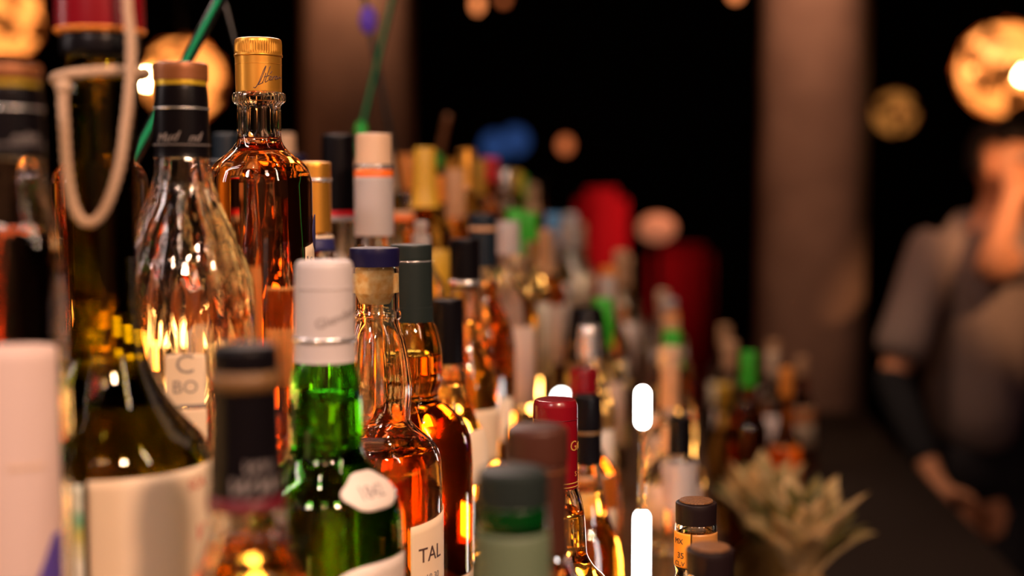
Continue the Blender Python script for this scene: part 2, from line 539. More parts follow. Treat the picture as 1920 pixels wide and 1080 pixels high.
obj('added_light_rail', boxm(-0.506, -0.4995, Y0 + .02, Y0 + 1.22, Z1 - 0.0005, Z1 + 0.11, bev=0.001), 'wood_dark', bar, False, 'added low dark rail holding two rows of glowing segments')  # rail added behind the bottles for golden sparkle in the glass
bench = thing('work_bench', 'low brown work bench on the right side of the bar', 'bench', (0, 0, 0), -BAR_ANG)
obj('bench_top', boxm(0.09, 0.62, 1.2, 4.0, ZB - 0.03, ZB - 0.0005, bev=0.003), 'bench_steel', bench, False)
obj('bench_base', boxm(0.11, 0.58, 1.25, 3.95, 0, ZB - 0.03), 'wood_dark', bench, False)


# ------------------------------------------------------------------ bottles in the foreground
def cap_lathe(P, z0, z1, extra=0.0006, inset=0.0, n=64, mod=None, dome=0.0012, bev=0.002, step=0.003):
    bev *= 0.6
    zs = P.samples(z0, z1 - bev, step)
    pr = [(max(P.r(z0) - 0.002, 0.001), z0)] + [(P.r(z) + extra, z) for z in zs]
    R = P.r(z1) + extra
    pr += [(R - bev * 0.3, z1 - bev * 0.3), (R - bev, z1), (R - bev * 1.3 - 0.0002, z1 + 0.00004), (R * 0.6, z1 + dome * 0.35), (0, z1 + dome * 0.5)]
    pr = [(0, z0)] + pr
    return lathe(pr, n, mod)


def sleeve(P, z0, z1, off, th=0.0005, n=64, mod=None, step=0.003):
    """a foil or paper band all the way round"""
    zs = P.samples(z0, z1, step)
    pr = [(P.r(z) + off + th, z) for z in zs] + [(P.r(z) + off, z) for z in zs[::-1]]
    bm = bmesh.new()
    lp = []
    for r, z in pr + pr[:1]:
        lp.append([Vector((r * (mod(2 * PI * i / n, z) if mod else 1) * math.sin(2 * PI * i / n),
                           -r * (mod(2 * PI * i / n, z) if mod else 1) * math.cos(2 * PI * i / n), z)) for i in range(n)])
    rings(bm, lp); bmesh.ops.remove_doubles(bm, verts=bm.verts[:], dist=1e-6)
    return bm


class Bottle:
    def __init__(self, name, label, cat, cx, cy_, Y, base, px, group=None):
        p = at(cx, cy_, Y)
        self.Y, self.base = Y, base
        self.t = thing(name, label, cat, (p.x, Y, base), group=group)
        self.P = bottle_profile(px, Y, base)

    def z(self, y): return zpx(y, self.Y) - self.base

    def ang(self, px_off):
        """angle (deg) of a point seen px_off right of the bottle's axis on the body radius"""
        loc = self.t.location
        R = self.P.r(0.05)
        s = max(-1, min(1, px_off / F_PX * self.Y / R))
        return math.degrees(math.asin(s)) - math.degrees(math.atan2(loc.x, loc.y)) * 1.0

    def view(self): return -math.degrees(math.atan2(self.t.location.x, self.t.location.y))


# --- cognac bottle with the gold cap (in focus)
def signature(P, zc, ac, size, material, parent):
    strokes = [
        [(-1.25, -.75), (-1.1, -.78), (-.85, -.35), (-.55, .45), (-.35, .85), (-.42, .55), (-.75, -.30), (-.92, -.58), (-.55, -.45)],
        [(-.35, .30), (-.50, -.20), (-.62, -.42)], [(-.02, .80), (-.20, .30), (-.42, -.40), (-.18, -.30)], [(-.50, -.02), (-.10, .08)],
        [(-.12, -.22), (.04, -.10), (.02, .02), (-.10, -.08), (-.10, -.28), (.10, -.25)], [(.0, .22), (.12, .40)],
        [(.18, -.02), (.14, -.30), (.22, -.08), (.36, .0)],
        [(.62, -.04), (.46, -.02), (.38, -.20), (.50, -.26), (.62, -.08), (.64, -.24), (.80, -.16), (.92, -.06), (1.0, -.18), (1.25, -.12)]]
    bmx = bmesh.new()
    for st_ in strokes:
        pts = catmull([Vector((x, y, 0)) for x, y in st_], 5)
        w3 = []
        for p_ in pts:
            x, y = p_.x * size, p_.y * size * 0.9
            a = math.radians(ac) + x / P.r(zc); z_ = zc + y + 0.10 * x; r = P.r(z_) + 0.00015
            w3.append((r * math.sin(a), -r * math.cos(a), z_))
        b2 = tube(w3, 0.00030, 6)
        me = bpy.data.meshes.new('tmp'); b2.to_mesh(me); b2.free(); bmx.from_mesh(me); bpy.data.meshes.remove(me)
    return obj('lettering', bmx, material, parent)


def gold_bottle(label, cx, Y, labels=True):
    px = [(172, 36), (176, 47), (182, 48.5), (190, 48), (197, 41), (202, 39), (245, 39.5), (262, 41), (278, 49), (292, 64), (306, 81),
          (322, 92), (345, 96.5), (420, 97), (560, 97), (700, 97)]
    if Y != 0.98: px = [(360 + (y - 360) * 0.98 / Y, h * 0.98 / Y) for y, h in px]
    b = Bottle('cognac_bottle', label, 'bottle', cx, 300, Y, Z1, px, group=None)
    k = 0.98 / Y
    q = lambda y: b.z(360 + (y - 360) * k)
    zc, zn, zs_ = q(184), q(205), q(250)
    def mod(a, z):
        m = 1.0
        e = smoothstep(q(201), q(197), z) * smoothstep(q(170), q(178), z)
        m += 0.035 * e * math.cos(12 * a)
        e2 = smoothstep(q(256), q(244), z) * smoothstep(q(198), q(206), z)
        m += 0.035 * e2 * math.cos(10 * a + 0.4)
        e3 = smoothstep(q(330), q(300), z) * smoothstep(q(262), q(285), z)
        m += 0.012 * e3 * math.cos(10 * a + 0.4)
        return m
    g = obj('glass_body', glass_mesh(b.P, 0.0030, 120, mod, step=0.0018), 'clear_glass', b.t)
    obj('liquid', liquid_mesh(b.P, q(258), 0.0030, 120, mod, step=0.002), 'amber', b.t)
    CP = Prof([(q(176), 0.0155), (q(173), 0.0166), (q(120), 0.0168), (q(105), 0.0169), (q(72), 0.0169)])
    def knurl(a, z):
        e = smoothstep(q(102), q(100), z) * smoothstep(q(80), q(83), z)
        return 1 + 0.012 * e * math.cos(60 * a)
    capo = autosmooth(obj('cap', cap_lathe(CP, q(173), q(73), 0, n=240, mod=knurl, step=0.0012, bev=0.003), 'gold_foil', b.t))
    obj('cap_ring', sleeve(CP, q(107), q(103), 0.0, 0.0006), 'gold_foil', capo)
    obj('cap_ring', sleeve(CP, q(122), q(121), 0.0, 0.0002), 'gold_foil', capo)
    v = b.view()
    if labels: signature(CP, q(146), v + 30, 0.0100, 'dark_ink', capo)
    return b, q


b, q = gold_bottle('tall amber cognac bottle with gold signed cap and faceted glass collar', 487, 0.98)
lb = obj('label', patch(b.P, q(660), q(462), b.view() + 55, b.view() + 125,
        shape=lambda s, t: (s, t + (0.12 * s * t if s < .35 else 0.042 * t) - 0.0)), 'cream_paper', b.t)
for k in range(9):
    a = b.view() + 57
    P2 = b.P
    obj('perforation', patch(P2, q(478 + k * 14 + 5), q(478 + k * 14), a, a + 2.5, off=0.0009, na=2, nz=2), 'grey_ink', lb)
lettering('S', b.P, q(490), b.view() + 68, 0.010, 'grey_ink', lb, off=0.0009)
obj('seal', patch(b.P, q(468), q(402), b.view() + 71, b.view() + 100, off=0.0010, th=0.0008, shape=lambda s, t: (
    0.5 + (s - .5) * math.sqrt(max(0, 1 - (2 * t - 1) ** 2 * 0.98)), t)), 'navy_ink', b.t, label='dark blue oval seal')
gold_bottle('amber cognac bottle half hidden behind the corded wine bottle', 186, 1.08, False)


# --- clear cognac bottles with black foil neck
def swirl_bottle(label, cx, Y, s=1.0):
    ref = 0.83
    px = [(150, 40), (168, 44), (200, 46), (292, 47), (300, 50), (340, 54), (380, 67), (420, 85), (470, 107), (520, 124), (560, 130), (620, 131), (800, 131)]
    px = [(360 + (y - 360) * ref / Y, h * ref / Y) for y, h in px]
    b = Bottle('cognac_bottle', label, 'bottle', cx, 350, Y, Z1, px)
    q = lambda y: b.z(360 + (y - 360) * ref / Y)
    def mod(a, z):
        e = smoothstep(q(620), q(540), z) * smoothstep(q(310), q(370), z)
        return 1 + 0.042 * e * math.cos(9 * a + (z - q(450)) * 22) + 0.016 * e * math.cos(17 * a - (z - q(450)) * 30)
    obj('glass_body', glass_mesh(b.P, 0.0032, 120, mod, step=0.0025), 'swirl_glass', b.t)
    cap = autosmooth(obj('foil_capsule', cap_lathe(b.P, q(296), q(160), 0.0014, n=96, bev=0.001), 'black_foil', b.t))
    obj('foil_line', sleeve(b.P, q(206), q(203.5), 0.0015, 0.0006), 'silver_line', cap)
    obj('foil_line', sleeve(b.P, q(273.5), q(272), 0.0016, 0.0003), 'grey_ink', cap)
    for da in (-34, 24): lettering('Mud' if da < 0 else 'nd', b.P, q(260), b.view() + da, 0.0075, 'grey_ink', cap, rot=0.12, off=0.0019, shear=0.5)
    SP = Prof([(q(168), 0.0156), (q(118), 0.0160)])
    autosmooth(obj('stopper_band', cap_lathe(SP, q(168), q(146), 0.0, n=96, bev=0.002), 'yellow_band', b.t, label='yellow metal band under the stopper'))
    autosmooth(obj('stopper', cap_lathe(SP, q(152), q(119), 0.0006, n=96, bev=0.0022), 'copper', b.t, label='copper brown stopper top'))
    return b, q


b, q = swirl_bottle('empty clear cognac bottle with twisted shoulders and two small paper stamps', 343, 0.83)
v = b.view()
st = obj('tax_stamp', patch(b.P, q(745), q(648), v - 16, v + 15, shape=rounded(0.06)), 'cream_paper', b.t)
lettering('C', b.P, q(668), v - 1, 0.016, 'grey_ink', st, off=0.0009)
lettering('BO', b.P, q(708), v - 1, 0.011, 'grey_ink', st, off=0.0009)
obj('print_line', patch(b.P, q(744), q(738), v - 15, v + 14, off=0.0009), 'grey_ink', st)
obj('strip_stamp', patch(b.P, q(820), q(747), v - 12, v + 15), 'cream_paper', b.t)
px = [(150, 50), (168, 56), (200, 58), (292, 61), (300, 63), (350, 67), (400, 76), (450, 87), (500, 94), (560, 98), (650, 99), (900, 99)]
b = Bottle('cognac_bottle', 'dark-filled cognac bottle with large pink label at the far left of the bar', 'bottle', 21, 450, 0.64, Z1, px)
obj('glass_body', glass_mesh(b.P, 0.0032, 96, lambda a, z: 1 + 0.012 * math.cos(9 * a + z * 20)), 'swirl_glass', b.t)
obj('liquid', liquid_mesh(b.P, b.z(425), 0.0062, 96), 'cola', b.t)
cap = autosmooth(obj('foil_capsule', cap_lathe(b.P, b.z(297), b.z(160), 0.0010, n=96, bev=0.001), 'black_foil', b.t))
obj('foil_line', sleeve(b.P, b.z(207), b.z(203), 0.0011, 0.0005), 'silver_line', cap)
obj('foil_line', sleeve(b.P, b.z(274), b.z(272), 0.0012, 0.0003), 'grey_ink', cap)
SP = Prof([(b.z(168), 0.0150), (b.z(118), 0.0154)])
obj('stopper_band', cap_lathe(SP, b.z(168), b.z(147), 0.0, n=96, bev=0.002), 'yellow_band', b.t, label='yellow metal band under the stopper')
obj('stopper', cap_lathe(SP, b.z(153), b.z(121), 0.0006, n=96, bev=0.0022), 'copper', b.t, label='copper brown stopper top')
v = b.view()
lettering('ndan', b.P, b.z(260), v + 25, 0.0065, 'grey_ink', cap, rot=0.08, off=0.0016, shear=0.5)
lb = obj('label', patch(b.P, 0.04, b.z(634), v - 70, v + 47, off=0.0010, shape=rounded(0.04)), 'pink_paper', b.t)
obj('emblem', patch(b.P, b.z(1080), b.z(985), v + 12, v + 44, off=0.0018, shape=lambda s, t: (1 - (1 - s) * (1 - t * 0.7), t)), 'purple_ink', lb)
obj('print_line', patch(b.P, b.z(860), b.z(855), v - 10, v + 26, off=0.0016), 'beige_cap', lb)

# --- wine bottle with the cord
px = [(64, 58), (70, 68), (100, 69), (112, 61), (140, 60), (300, 61), (450, 60), (560, 61), (620, 66), (660, 72), (690, 81), (740, 106), (785, 140), (820, 172), (842, 184), (870, 188), (1000, 188)]
WY = 0.725
b = Bottle('wine_bottle', 'olive green wine bottle with red capsule and beige cord looped round its neck', 'bottle', 200, 620, WY, Z1, px)
obj('glass_body', glass_mesh(b.P, 0.0035, 96), 'olive_glass', b.t)
obj('liquid', liquid_mesh(b.P, b.z(150), 0.0035, 96), 'olive_liquid', b.t)
CP = Prof([(b.z(66), 0.0215), (b.z(60), 0.0236), (b.z(-60), 0.0228)])
co = autosmooth(obj('capsule', cap_lathe(CP, b.z(66), b.z(-60), 0.0, n=96), 'red_foil', b.t, label='red foil capsule'))
obj('capsule_edge', sleeve(CP, b.z(66), b.z(57), 0.0, 0.0005), 'orange_cap', co)
obj('neck_foil', sleeve(b.P, b.z(108), b.z(68), 0.0004, 0.0006), 'black_foil', b.t)
v = b.view()
lb = obj('label', patch(b.P, 0.012, b.z(862), b.ang(-38), b.ang(186), na=40), 'cream_paper', b.t)
lettering('SCA', b.P, b.z(893), b.ang(152), 0.0085, 'red_ink', lb, off=0.0010)
lettering('V', b.P, b.z(985), b.ang(152), 0.013, 'red_ink', lb, off=0.0010, shear=0.4)
lettering('R', b.P, b.z(1075), b.ang(45), 0.011, 'red_ink', lb, off=0.0010)
obj('side_label', patch(b.P, 0.012, b.z(868), b.ang(-150), b.ang(-47)), 'rainbow_paper', b.t, label='white, green and yellow side label')
wx = b.t.location.x
Yc = 0.692
loop = [at(236, -60, Yc), at(240, 20, Yc), at(246, 80, Yc), at(244, 150, Yc), at(236, 230, Yc), at(224, 310, Yc), at(204, 375, Yc), at(182, 412, Yc),
        at(158, 416, Yc), at(138, 385, Yc), at(126, 320, Yc), at(121, 240, Yc), at(118, 180, Yc), at(122, 155, Yc + .002)]
ring = []
zr = zpx(143, WY)
for k in range(33):
    a = -2.2 + 2 * PI * k / 32
    ring.append(Vector((wx + 0.0235 * math.sin(a), WY - 0.0235 * math.cos(a), zr + 0.0025 * math.sin(a))))
cord = thing('neck_cord', 'beige twisted cord tied round the wine bottle neck, hanging in a loop', 'cord', (wx, WY, zr))


def twisted(path, r, name, parent, loc):
    # three strands wound round each other
    pts = catmull(path, 14)
    bmx = bmesh.new()
    for s_ in range(3):
        q_ = []
        L = 0
        for i, p in enumerate(pts):
            t = (pts[min(i + 1, len(pts) - 1)] - pts[max(i - 1, 0)]).normalized()
            sd = t.cross(Vector((0.1, 1, 0.1))).normalized(); u2 = sd.cross(t)
            if i: L += (p - pts[i - 1]).length
            a = L / 0.0035 * 1.3 + s_ * 2 * PI / 3
            q_.append(p + sd * r * 0.5 * math.cos(a) + u2 * r * 0.5 * math.sin(a) - loc)
        b2 = tube(q_, r * 0.62, 7)
        me = bpy.data.meshes.new('tmp'); b2.to_mesh(me); b2.free(); bmx.from_mesh(me); bpy.data.meshes.remove(me)
    return obj(name, bmx, 'string', parent)


cl = Vector((wx, WY, zr))
twisted(loop, 0.0027, 'hanging_loop', cord, cl)
twisted(ring, 0.0028, 'neck_loop', cord, cl)
kn = bmesh.new(); bmesh.ops.create_icosphere(kn, subdivisions=3, radius=0.0042)
ko = obj('knot', kn, 'string', cord); ko.location = at(119, 163, Yc) - cl

# --- near dark capsule bottle
px = [(648, 56), (655, 60), (690, 61), (800, 63), (900, 67), (945, 70), (955, 70), (1000, 76), (1060, 92), (1120, 125), (1160, 140), (1250, 146), (1300, 146)]
b = Bottle('liqueur_bottle', 'nearest clear bottle with tall black capsule and brown band, out of focus', 'bottle', 461, 800, 0.60, Z2, px)
obj('glass_body', glass_mesh(b.P, 0.0026, 80), 'clear_glass', b.t)
obj('liquid', liquid_mesh(b.P, b.z(1010), 0.0026, 80), 'pale_gold', b.t)
co = autosmooth(obj('capsule', cap_lathe(b.P, b.z(925), b.z(645), 0.0006), 'black_foil', b.t))
obj('capsule_band', sleeve(b.P, b.z(728), b.z(693), 0.0007, 0.0006), 'bronze_band', co, label='brown gold band')
obj('capsule_edge', sleeve(b.P, b.z(950), b.z(924), 0.0004, 0.0006), 'dark_red', co, label='dark red lower edge')
v = b.view()
lettering('ww', b.P, b.z(895), v + 8, 0.016, 'grey_ink', co, off=0.0009, shear=.4)
lettering('wv', b.P, b.z(862), v + 14, 0.011, 'grey_ink', co, off=0.0009, shear=.4)
obj('label', patch(b.P, 0.03, 0.105, v - 70, v + 60), 'pink_paper', b.t)

# --- green bottle with white capsule
px = [(492, 50), (500, 52), (600, 54), (670, 56), (685, 60), (715, 66), (770, 69), (825, 70), (850, 73), (872, 88), (895, 112), (925, 134), (965, 143), (1010, 145), (1100, 145)]
b = Bottle('whisky_bottle', 'green glass whisky bottle with pale grey foil capsule', 'bottle', 609, 650, 0.78, Z2, px)
obj('glass_body', glass_mesh(b.P, 0.0028, 96), 'green_glass', b.t)
obj('liquid', liquid_mesh(b.P, b.z(737), 0.0028, 96), 'gold_liquid', b.t)
co = autosmooth(obj('capsule', cap_lathe(b.P, b.z(676), b.z(488), 0.0007, bev=0.003), 'white_foil', b.t))
obj('capsule_ring', sleeve(b.P, b.z(638), b.z(629), 0.0008, 0.0009), 'silver_line', co)
obj('capsule_ring', sleeve(b.P, b.z(540), b.z(537), 0.0008, 0.0003), 'white_foil', co)
v = b.view()
lettering('Glenden', b.P, b.z(592), v + 26, 0.0078, 'grey_ink', co, rot=0.32, off=0.0010)
tg = obj('neck_label', patch(b.P, b.z(935), b.z(872), v + 12, v + 78, off=0.0010, shape=rounded(0.5)), 'white_paper', b.t)
lettering('1842', b.P, b.z(905), v + 42, 0.0095, 'grey_ink', tg, off=0.0016)
obj('label', patch(b.P, 0.03, b.z(1028), v + 6, v + 95, shape=rounded(0.1)), 'white_paper', b.t)

# --- clear bottle with cork
px = [(498, 43), (502, 45.5), (580, 46), (587, 49), (594, 49.5), (600, 45), (606, 46), (640, 57), (690, 66), (725, 69), (765, 66), (785, 67), (800, 76), (818, 97), (840, 117), (865, 124), (900, 126), (1000, 126)]
b = Bottle('whisky_bottle', 'clear whisky bottle with navy stopper over a visible cork', 'bottle', 703, 600, 0.93, Z2, px)
def modf(a, z, b=b):
    e = smoothstep(b.z(800), b.z(760), z) * smoothstep(b.z(603), b.z(640), z)
    return 1 + 0.028 * e * math.cos(9 * a + 0.5)
obj('glass_body', glass_mesh(b.P, 0.0030, 120, modf, step=0.002), 'clear_glass', b.t)
obj('liquid', liquid_mesh(b.P, b.z(838), 0.0030, 120), 'gold_liquid', b.t)
CP = Prof([(b.z(500), 0.0172), (b.z(463), 0.0176)])
st = autosmooth(obj('stopper', cap_lathe(CP, b.z(499), b.z(464), 0, n=96, bev=0.0025), 'navy_cap', b.t, label='dark navy stopper top'))
r_ = b.P.r(b.z(520)) - 0.003
obj('cork', lathe([(0, b.z(569)), (r_ * .72, b.z(569)), (r_ * .78, b.z(566)), (r_ * .93, b.z(553)), (r_ + .0001, b.z(548)), (r_ + .0001, b.z(512)), (r_ * .93, b.z(506)), (r_ * .9, b.z(500)), (0, b.z(500))], 64), 'cork', st, label='speckled natural cork inside the neck')
for o_ in b.t.children:
    if o_.name.startswith('glass_body'): o_.cycles.is_caustics_caster = True
for o_ in st.children: o_.cycles.is_caustics_receiver = True
key.data.cycles.is_caustics_light = True
v = b.view()
lb = obj('label', patch(b.P, 0.02, b.z(955), v + 29, v + 100, shape=lambda s, t: (s, t * (0.965 + 0.06 * s))), 'cream_paper', b.t)
lettering('TAL', b.P, b.z(1020), v + 52, 0.0145, 'dark_ink', lb, off=0.0010)
lettering('18 30', b.P, b.z(1062), v + 54, 0.007, 'grey_ink', lb, off=0.0010)

# --- bottle with grey cap
px = [(600, 38), (604, 42), (625, 50), (665, 57), (705, 58), (732, 50), (742, 47.5), (750, 50), (765, 72), (785, 95), (815, 110), (850, 114), (900, 115), (1000, 115)]
b = Bottle('whisky_bottle', 'dark amber whisky bottle with dark grey cap behind the cork-stoppered bottle', 'bottle', 772, 650, 1.05, Z2, px)
obj('glass_body', glass_mesh(b.P, 0.0028, 96), 'yellow_glass', b.t)
obj('liquid', liquid_mesh(b.P, b.z(664), 0.0028, 96), 'dark_amber', b.t)
CP = Prof([(b.z(602), 0.0172), (b.z(575), 0.0172), (b.z(574), 0.0166), (b.z(492), 0.0165), (b.z(490), 0.0162), (b.z(487), 0.0162), (b.z(485), 0.0164), (b.z(457), 0.0164)])
co = autosmooth(obj('cap', cap_lathe(CP, b.z(602), b.z(458), 0, n=96, step=0.001), 'grey_cap', b.t))
obj('cap_line', sleeve(CP, b.z(490), b.z(488), 0.0, 0.0003), 'silver_line', co)
v = b.view()
obj('label', patch(b.P, 0.02, b.z(1062), v + 0, v + 90), 'cream_paper', b.t)
# ring moulded into the neck
obj('neck_ring', sleeve(b.P, b.z(746), b.z(738), 0.0, 0.0008), 'yellow_glass', b.t)

# --- red capsule bottle (lower shelf)
px = [(750, 38), (760, 41), (905, 42), (912, 43), (940, 52), (975, 57), (1010, 59), (1035, 61), (1060, 74), (1085, 98), (1120, 110), (1200, 112)]
b = Bottle('whisky_bottle', 'pale gold whisky bottle with glossy dark red capsule', 'bottle', 1041, 850, 0.95, Z3, px)
obj('glass_body', glass_mesh(b.P, 0.0028, 96), 'clear_glass', b.t)
obj('liquid', liquid_mesh(b.P, b.z(954), 0.0028, 96), 'pale_gold', b.t)
co = autosmooth(obj('capsule', cap_lathe(b.P, b.z(911), b.z(748), 0.0004, n=96, bev=0.0022), 'red_foil', b.t))
obj('capsule_line', sleeve(b.P, b.z(901), b.z(899), 0.0006, 0.0003), 'gold_ink', co)
obj('capsule_line', sleeve(b.P, b.z(908), b.z(906), 0.0006, 0.0003), 'gold_ink', co)
obj('capsule_line', sleeve(b.P, b.z(784), b.z(783), 0.0004, 0.0003), 'dark_red', co)
v = b.view()
lettering('Grant', b.P, b.z(832), v + 85, 0.0105, 'gold_ink', co, off=0.0007)
lettering('S', b.P, b.z(884), v + 62, 0.005, 'gold_ink', co, off=0.0007)

# --- brown capsule
px = [(800, 50), (806, 54), (855, 55), (872, 53), (990, 55), (1035, 58), (1080, 72), (1120, 108), (1160, 126), (1260, 128)]
b = Bottle('rum_bottle', 'bottle with wide brown screw cap in front of the red-capped bottle', 'bottle', 1007, 850, 0.71, Z3, px)
obj('glass_body', glass_mesh(b.P, 0.0028, 80), 'clear_glass', b.t)
obj('liquid', liquid_mesh(b.P, b.z(1060), 0.0028, 80), 'amber', b.t)
co = autosmooth(obj('cap', cap_lathe(b.P, b.z(866), b.z(798), 0.0012, n=160, bev=0.003, mod=lambda a, z: 1 + 0.006 * math.cos(60 * a)), 'brown_cap', b.t))
obj('neck_foil', sleeve(b.P, b.z(1035), b.z(868), 0.0003, 0.0007), 'brown_cap', b.t)
obj('foil_line', sleeve(b.P, b.z(880), b.z(877), 0.0010, 0.0004), 'copper', b.t)

# --- grey-green neck bottle, nearest of the lower shelf
px = [(880, 60), (886, 64), (940, 65), (948, 62), (985, 64), (1000, 67), (1080, 70), (1130, 90), (1180, 130), (1230, 150), (1300, 152)]
b = Bottle('gin_bottle', 'nearest lower bottle with dark cap, green band and grey-green neck label', 'bottle', 961, 950, 0.62, Z3, px)
obj('glass_body', glass_mesh(b.P, 0.0028, 80), 'green_glass', b.t)
obj('liquid', liquid_mesh(b.P, b.z(1090), 0.0028, 80), 'gold_liquid', b.t)
autosmooth(obj('cap', cap_lathe(b.P, b.z(944), b.z(878), 0.0008, n=160, bev=0.003, mod=lambda a, z: 1 + 0.006 * math.cos(50 * a)), 'grey_cap', b.t))
obj('neck_band', sleeve(b.P, b.z(984), b.z(944), 0.0004, 0.0006), 'green_band', b.t, label='glossy dark green band')
obj('neck_label', sleeve(b.P, b.z(1100), b.z(992), 0.0004, 0.0006), 'grey_green_paper', b.t, label='grey-green paper round the neck')


# --- small sample bottles with brown caps
def sample_bottle(label, cx, Y, ytop):
    k = 0.93 / Y
    f = lambda dy: ytop + dy * k
    px = [(f(44), 35), (f(46), 38), (f(52), 39.5), (f(125), 40), (f(134), 38), (f(142), 37), (f(160), 44), (f(185), 68), (f(215), 76), (f(300), 77)]
    px = [(y, h * k) for y, h in px]
    b = Bottle('sample_bottle', label, 'bottle', cx, ytop + 40, Y, Z3, px)
    obj('glass_body', glass_mesh(b.P, 0.0016, 96, step=0.0015), 'clear_glass', b.t)
    obj('liquid', liquid_mesh(b.P, b.z(f(64)), 0.0016, 96, step=0.002), 'pale_gold', b.t)
    CP = Prof([(b.z(f(46)), 0.0143), (b.z(f(8)), 0.0145), (b.z(f(5)), 0.0142)])
    co = autosmooth(obj('cap', cap_lathe(CP, b.z(f(46)), b.z(f(8)), 0, n=160, bev=0.0014, mod=lambda a, z: 1 + 0.004 * math.cos(70 * a)), 'vial_cap', b.t))
    autosmooth(obj('cap_disc', lathe([(0, b.z(f(8)) + .0006), (0.0118, b.z(f(8)) + .0006), (0.0116, b.z(f(8)) + .0016), (0.004, b.z(f(8)) + .0021), (0.0, b.z(f(8)) + .0021)], 48), 'vial_top', co), 30)
    v = b.view()
    lb = obj('label', patch(b.P, b.z(f(124)), b.z(f(60)), v - 80, v - 14, off=0.0003), 'vial_label', b.t, label='orange label with dark script')
    obj('tan_glow_patch', patch(b.P, b.z(f(123)), b.z(f(60)), v - 10, v + 80, off=0.0003), 'vial_tan_glow', b.t, label='tan patch coloured like lit liquid seen through glass')  # tan colour stands for lit liquid seen through the neck
    lettering('MX', b.P, b.z(f(76)), v - 50, 0.0055, 'dark_ink', lb, off=0.0009)
    lettering('35', b.P, b.z(f(102)), v - 42, 0.0060, 'dark_ink', lb, off=0.0009)
    lettering('CL.V', b.P, b.z(f(117)), v - 46, 0.0045, 'dark_ink', lb, off=0.0009)
    return b


sample_bottle('small amber sample bottle with dark brown cap, further of the pair', 1305, 0.93, 933)
sample_bottle('small sample bottle with dark brown cap, nearer of the pair at the bottom edge', 1331, 0.79, 1019)


# ------------------------------------------------------------------ bottles behind, each with its own outline
def back_bottle(name, label, cx, Y, base, ytop, px, glassm, cap, capy, liq=None, level=None, labels=(), bands=(), wall=0.0025, group=None, n=48, solid=False):
    """px rows absolute; cap = material; capy = (top, bottom)"""
    b = Bottle(name, label, 'bottle', cx, ytop + 60, Y, base, px, group)
    if solid:
        zs = b.P.samples(0, b.P.H, 0.004)
        obj('glass_body', lathe([(0, 0.001)] + [(b.P.r(z), z) for z in zs] + [(0, b.P.H)], n), glassm, b.t)
    else:
        obj('glass_body', glass_mesh(b.P, wall, n), glassm, b.t)
        if liq: obj('liquid', liquid_mesh(b.P, b.z(level), wall, n), liq, b.t)
    co = autosmooth(obj('cap', cap_lathe(b.P, b.z(capy[1]), b.z(capy[0]), 0.001, n=n, bev=0.002), cap, b.t))
    for y0_, y1_, m_ in bands:
        obj('band', sleeve(b.P, b.z(y1_), b.z(y0_), 0.0012, 0.0006, n=n), m_, b.t)
    v = b.view()
    for y0_, y1_, a0_, a1_, m_ in labels:
        obj('label', patch(b.P, max(b.z(y1_), 0.01), b.z(y0_), v + a0_, v + a1_, na=16, nz=6), m_, b.t)
    return b


back_bottle('whisky_bottle', 'gold whisky bottle with plain black cap just behind the grey-capped bottle', 838, 1.20, Z2, 560,
            [(562, 28), (680, 30), (690, 33), (740, 40), (785, 56), (815, 72), (850, 76), (950, 76)], 'clear_glass', 'black_foil', (561, 680), 'pale_gold', 715,
            labels=((800, 900, 30, 88, 'cream_paper'),))
back_bottle('whisky_bottle', 'golden whisky bottle with black cap carrying two grey dots', 872, 1.36, Z2, 447,
            [(449, 26), (540, 27), (550, 28), (600, 31), (640, 38), (690, 56), (720, 63), (760, 64), (900, 64)], 'clear_glass', 'black_foil', (448, 540), 'pale_gold', 600,
            labels=((760, 860, 5, 70, 'cream_paper'),), bands=((524, 534, 'silver_line'),))
back_bottle('brandy_bottle', 'orange brandy bottle with blue-black cap on the middle step', 905, 1.55, Z2, 400,
            [(402, 24), (500, 25), (510, 25), (560, 31), (595, 46), (625, 58), (660, 62), (850, 62)], 'clear_glass', 'dark_blue_cap', (401, 500), 'orange_liquid', 530,
            labels=((740, 820, -10, 60, 'cream_paper'),), bands=((425, 433, 'tan_cap'),))
back_bottle('vodka_bottle', 'white-necked bottle with beige cap and orange ring on the top step', 701, 1.27, Z1, 250,
            [(252, 31), (310, 32), (330, 33), (440, 33), (460, 36), (500, 60), (540, 74), (700, 75)], 'clear_glass', 'beige_cap', (251, 308), None, None,
            bands=((309, 318, 'silver_line'), (318, 332, 'orange_band'), (332, 442, 'white_foil')))
back_bottle('rum_bottle', 'clear bottle with tall black capsule edged in red on the top step', 634, 1.36, Z1, 252,
            [(254, 29), (395, 30), (410, 31), (470, 33), (520, 56), (560, 66), (700, 67)], 'clear_glass', 'black_foil', (253, 395), 'gold_liquid', 520,
            bands=((395, 405, 'bright_red'), (405, 414, 'white_foil')))
back_bottle('cognac_bottle', 'cognac bottle with gold capsule and navy label right behind the tall amber one', 590, 1.15, Z1, 303,
            [(305, 28), (440, 29), (445, 31), (520, 40), (560, 60), (600, 72), (700, 73)], 'clear_glass', 'gold_foil', (304, 436), 'amber', 500,
            bands=((334, 341, 'silver_line'), (441, 446, 'cream_paper'), (447, 470, 'navy_ink')))
back_bottle('rum_bottle', 'bottle with dark grey capsule seen past the left of the gold cap', 424, 1.38, Z1, 250,
            [(252, 24), (330, 25), (345, 26), (400, 40), (430, 60), (680, 60)], 'solid_brown', 'dark_blue_cap', (251, 340), solid=True)
back_bottle('liqueur_bottle', 'bottle with cream capsule just right of the gold cap collar', 535, 1.60, Z1, 250,
            [(252, 17), (330, 18), (345, 19), (400, 40), (430, 48), (600, 48)], 'solid_amber', 'beige_cap', (251, 300), solid=True)
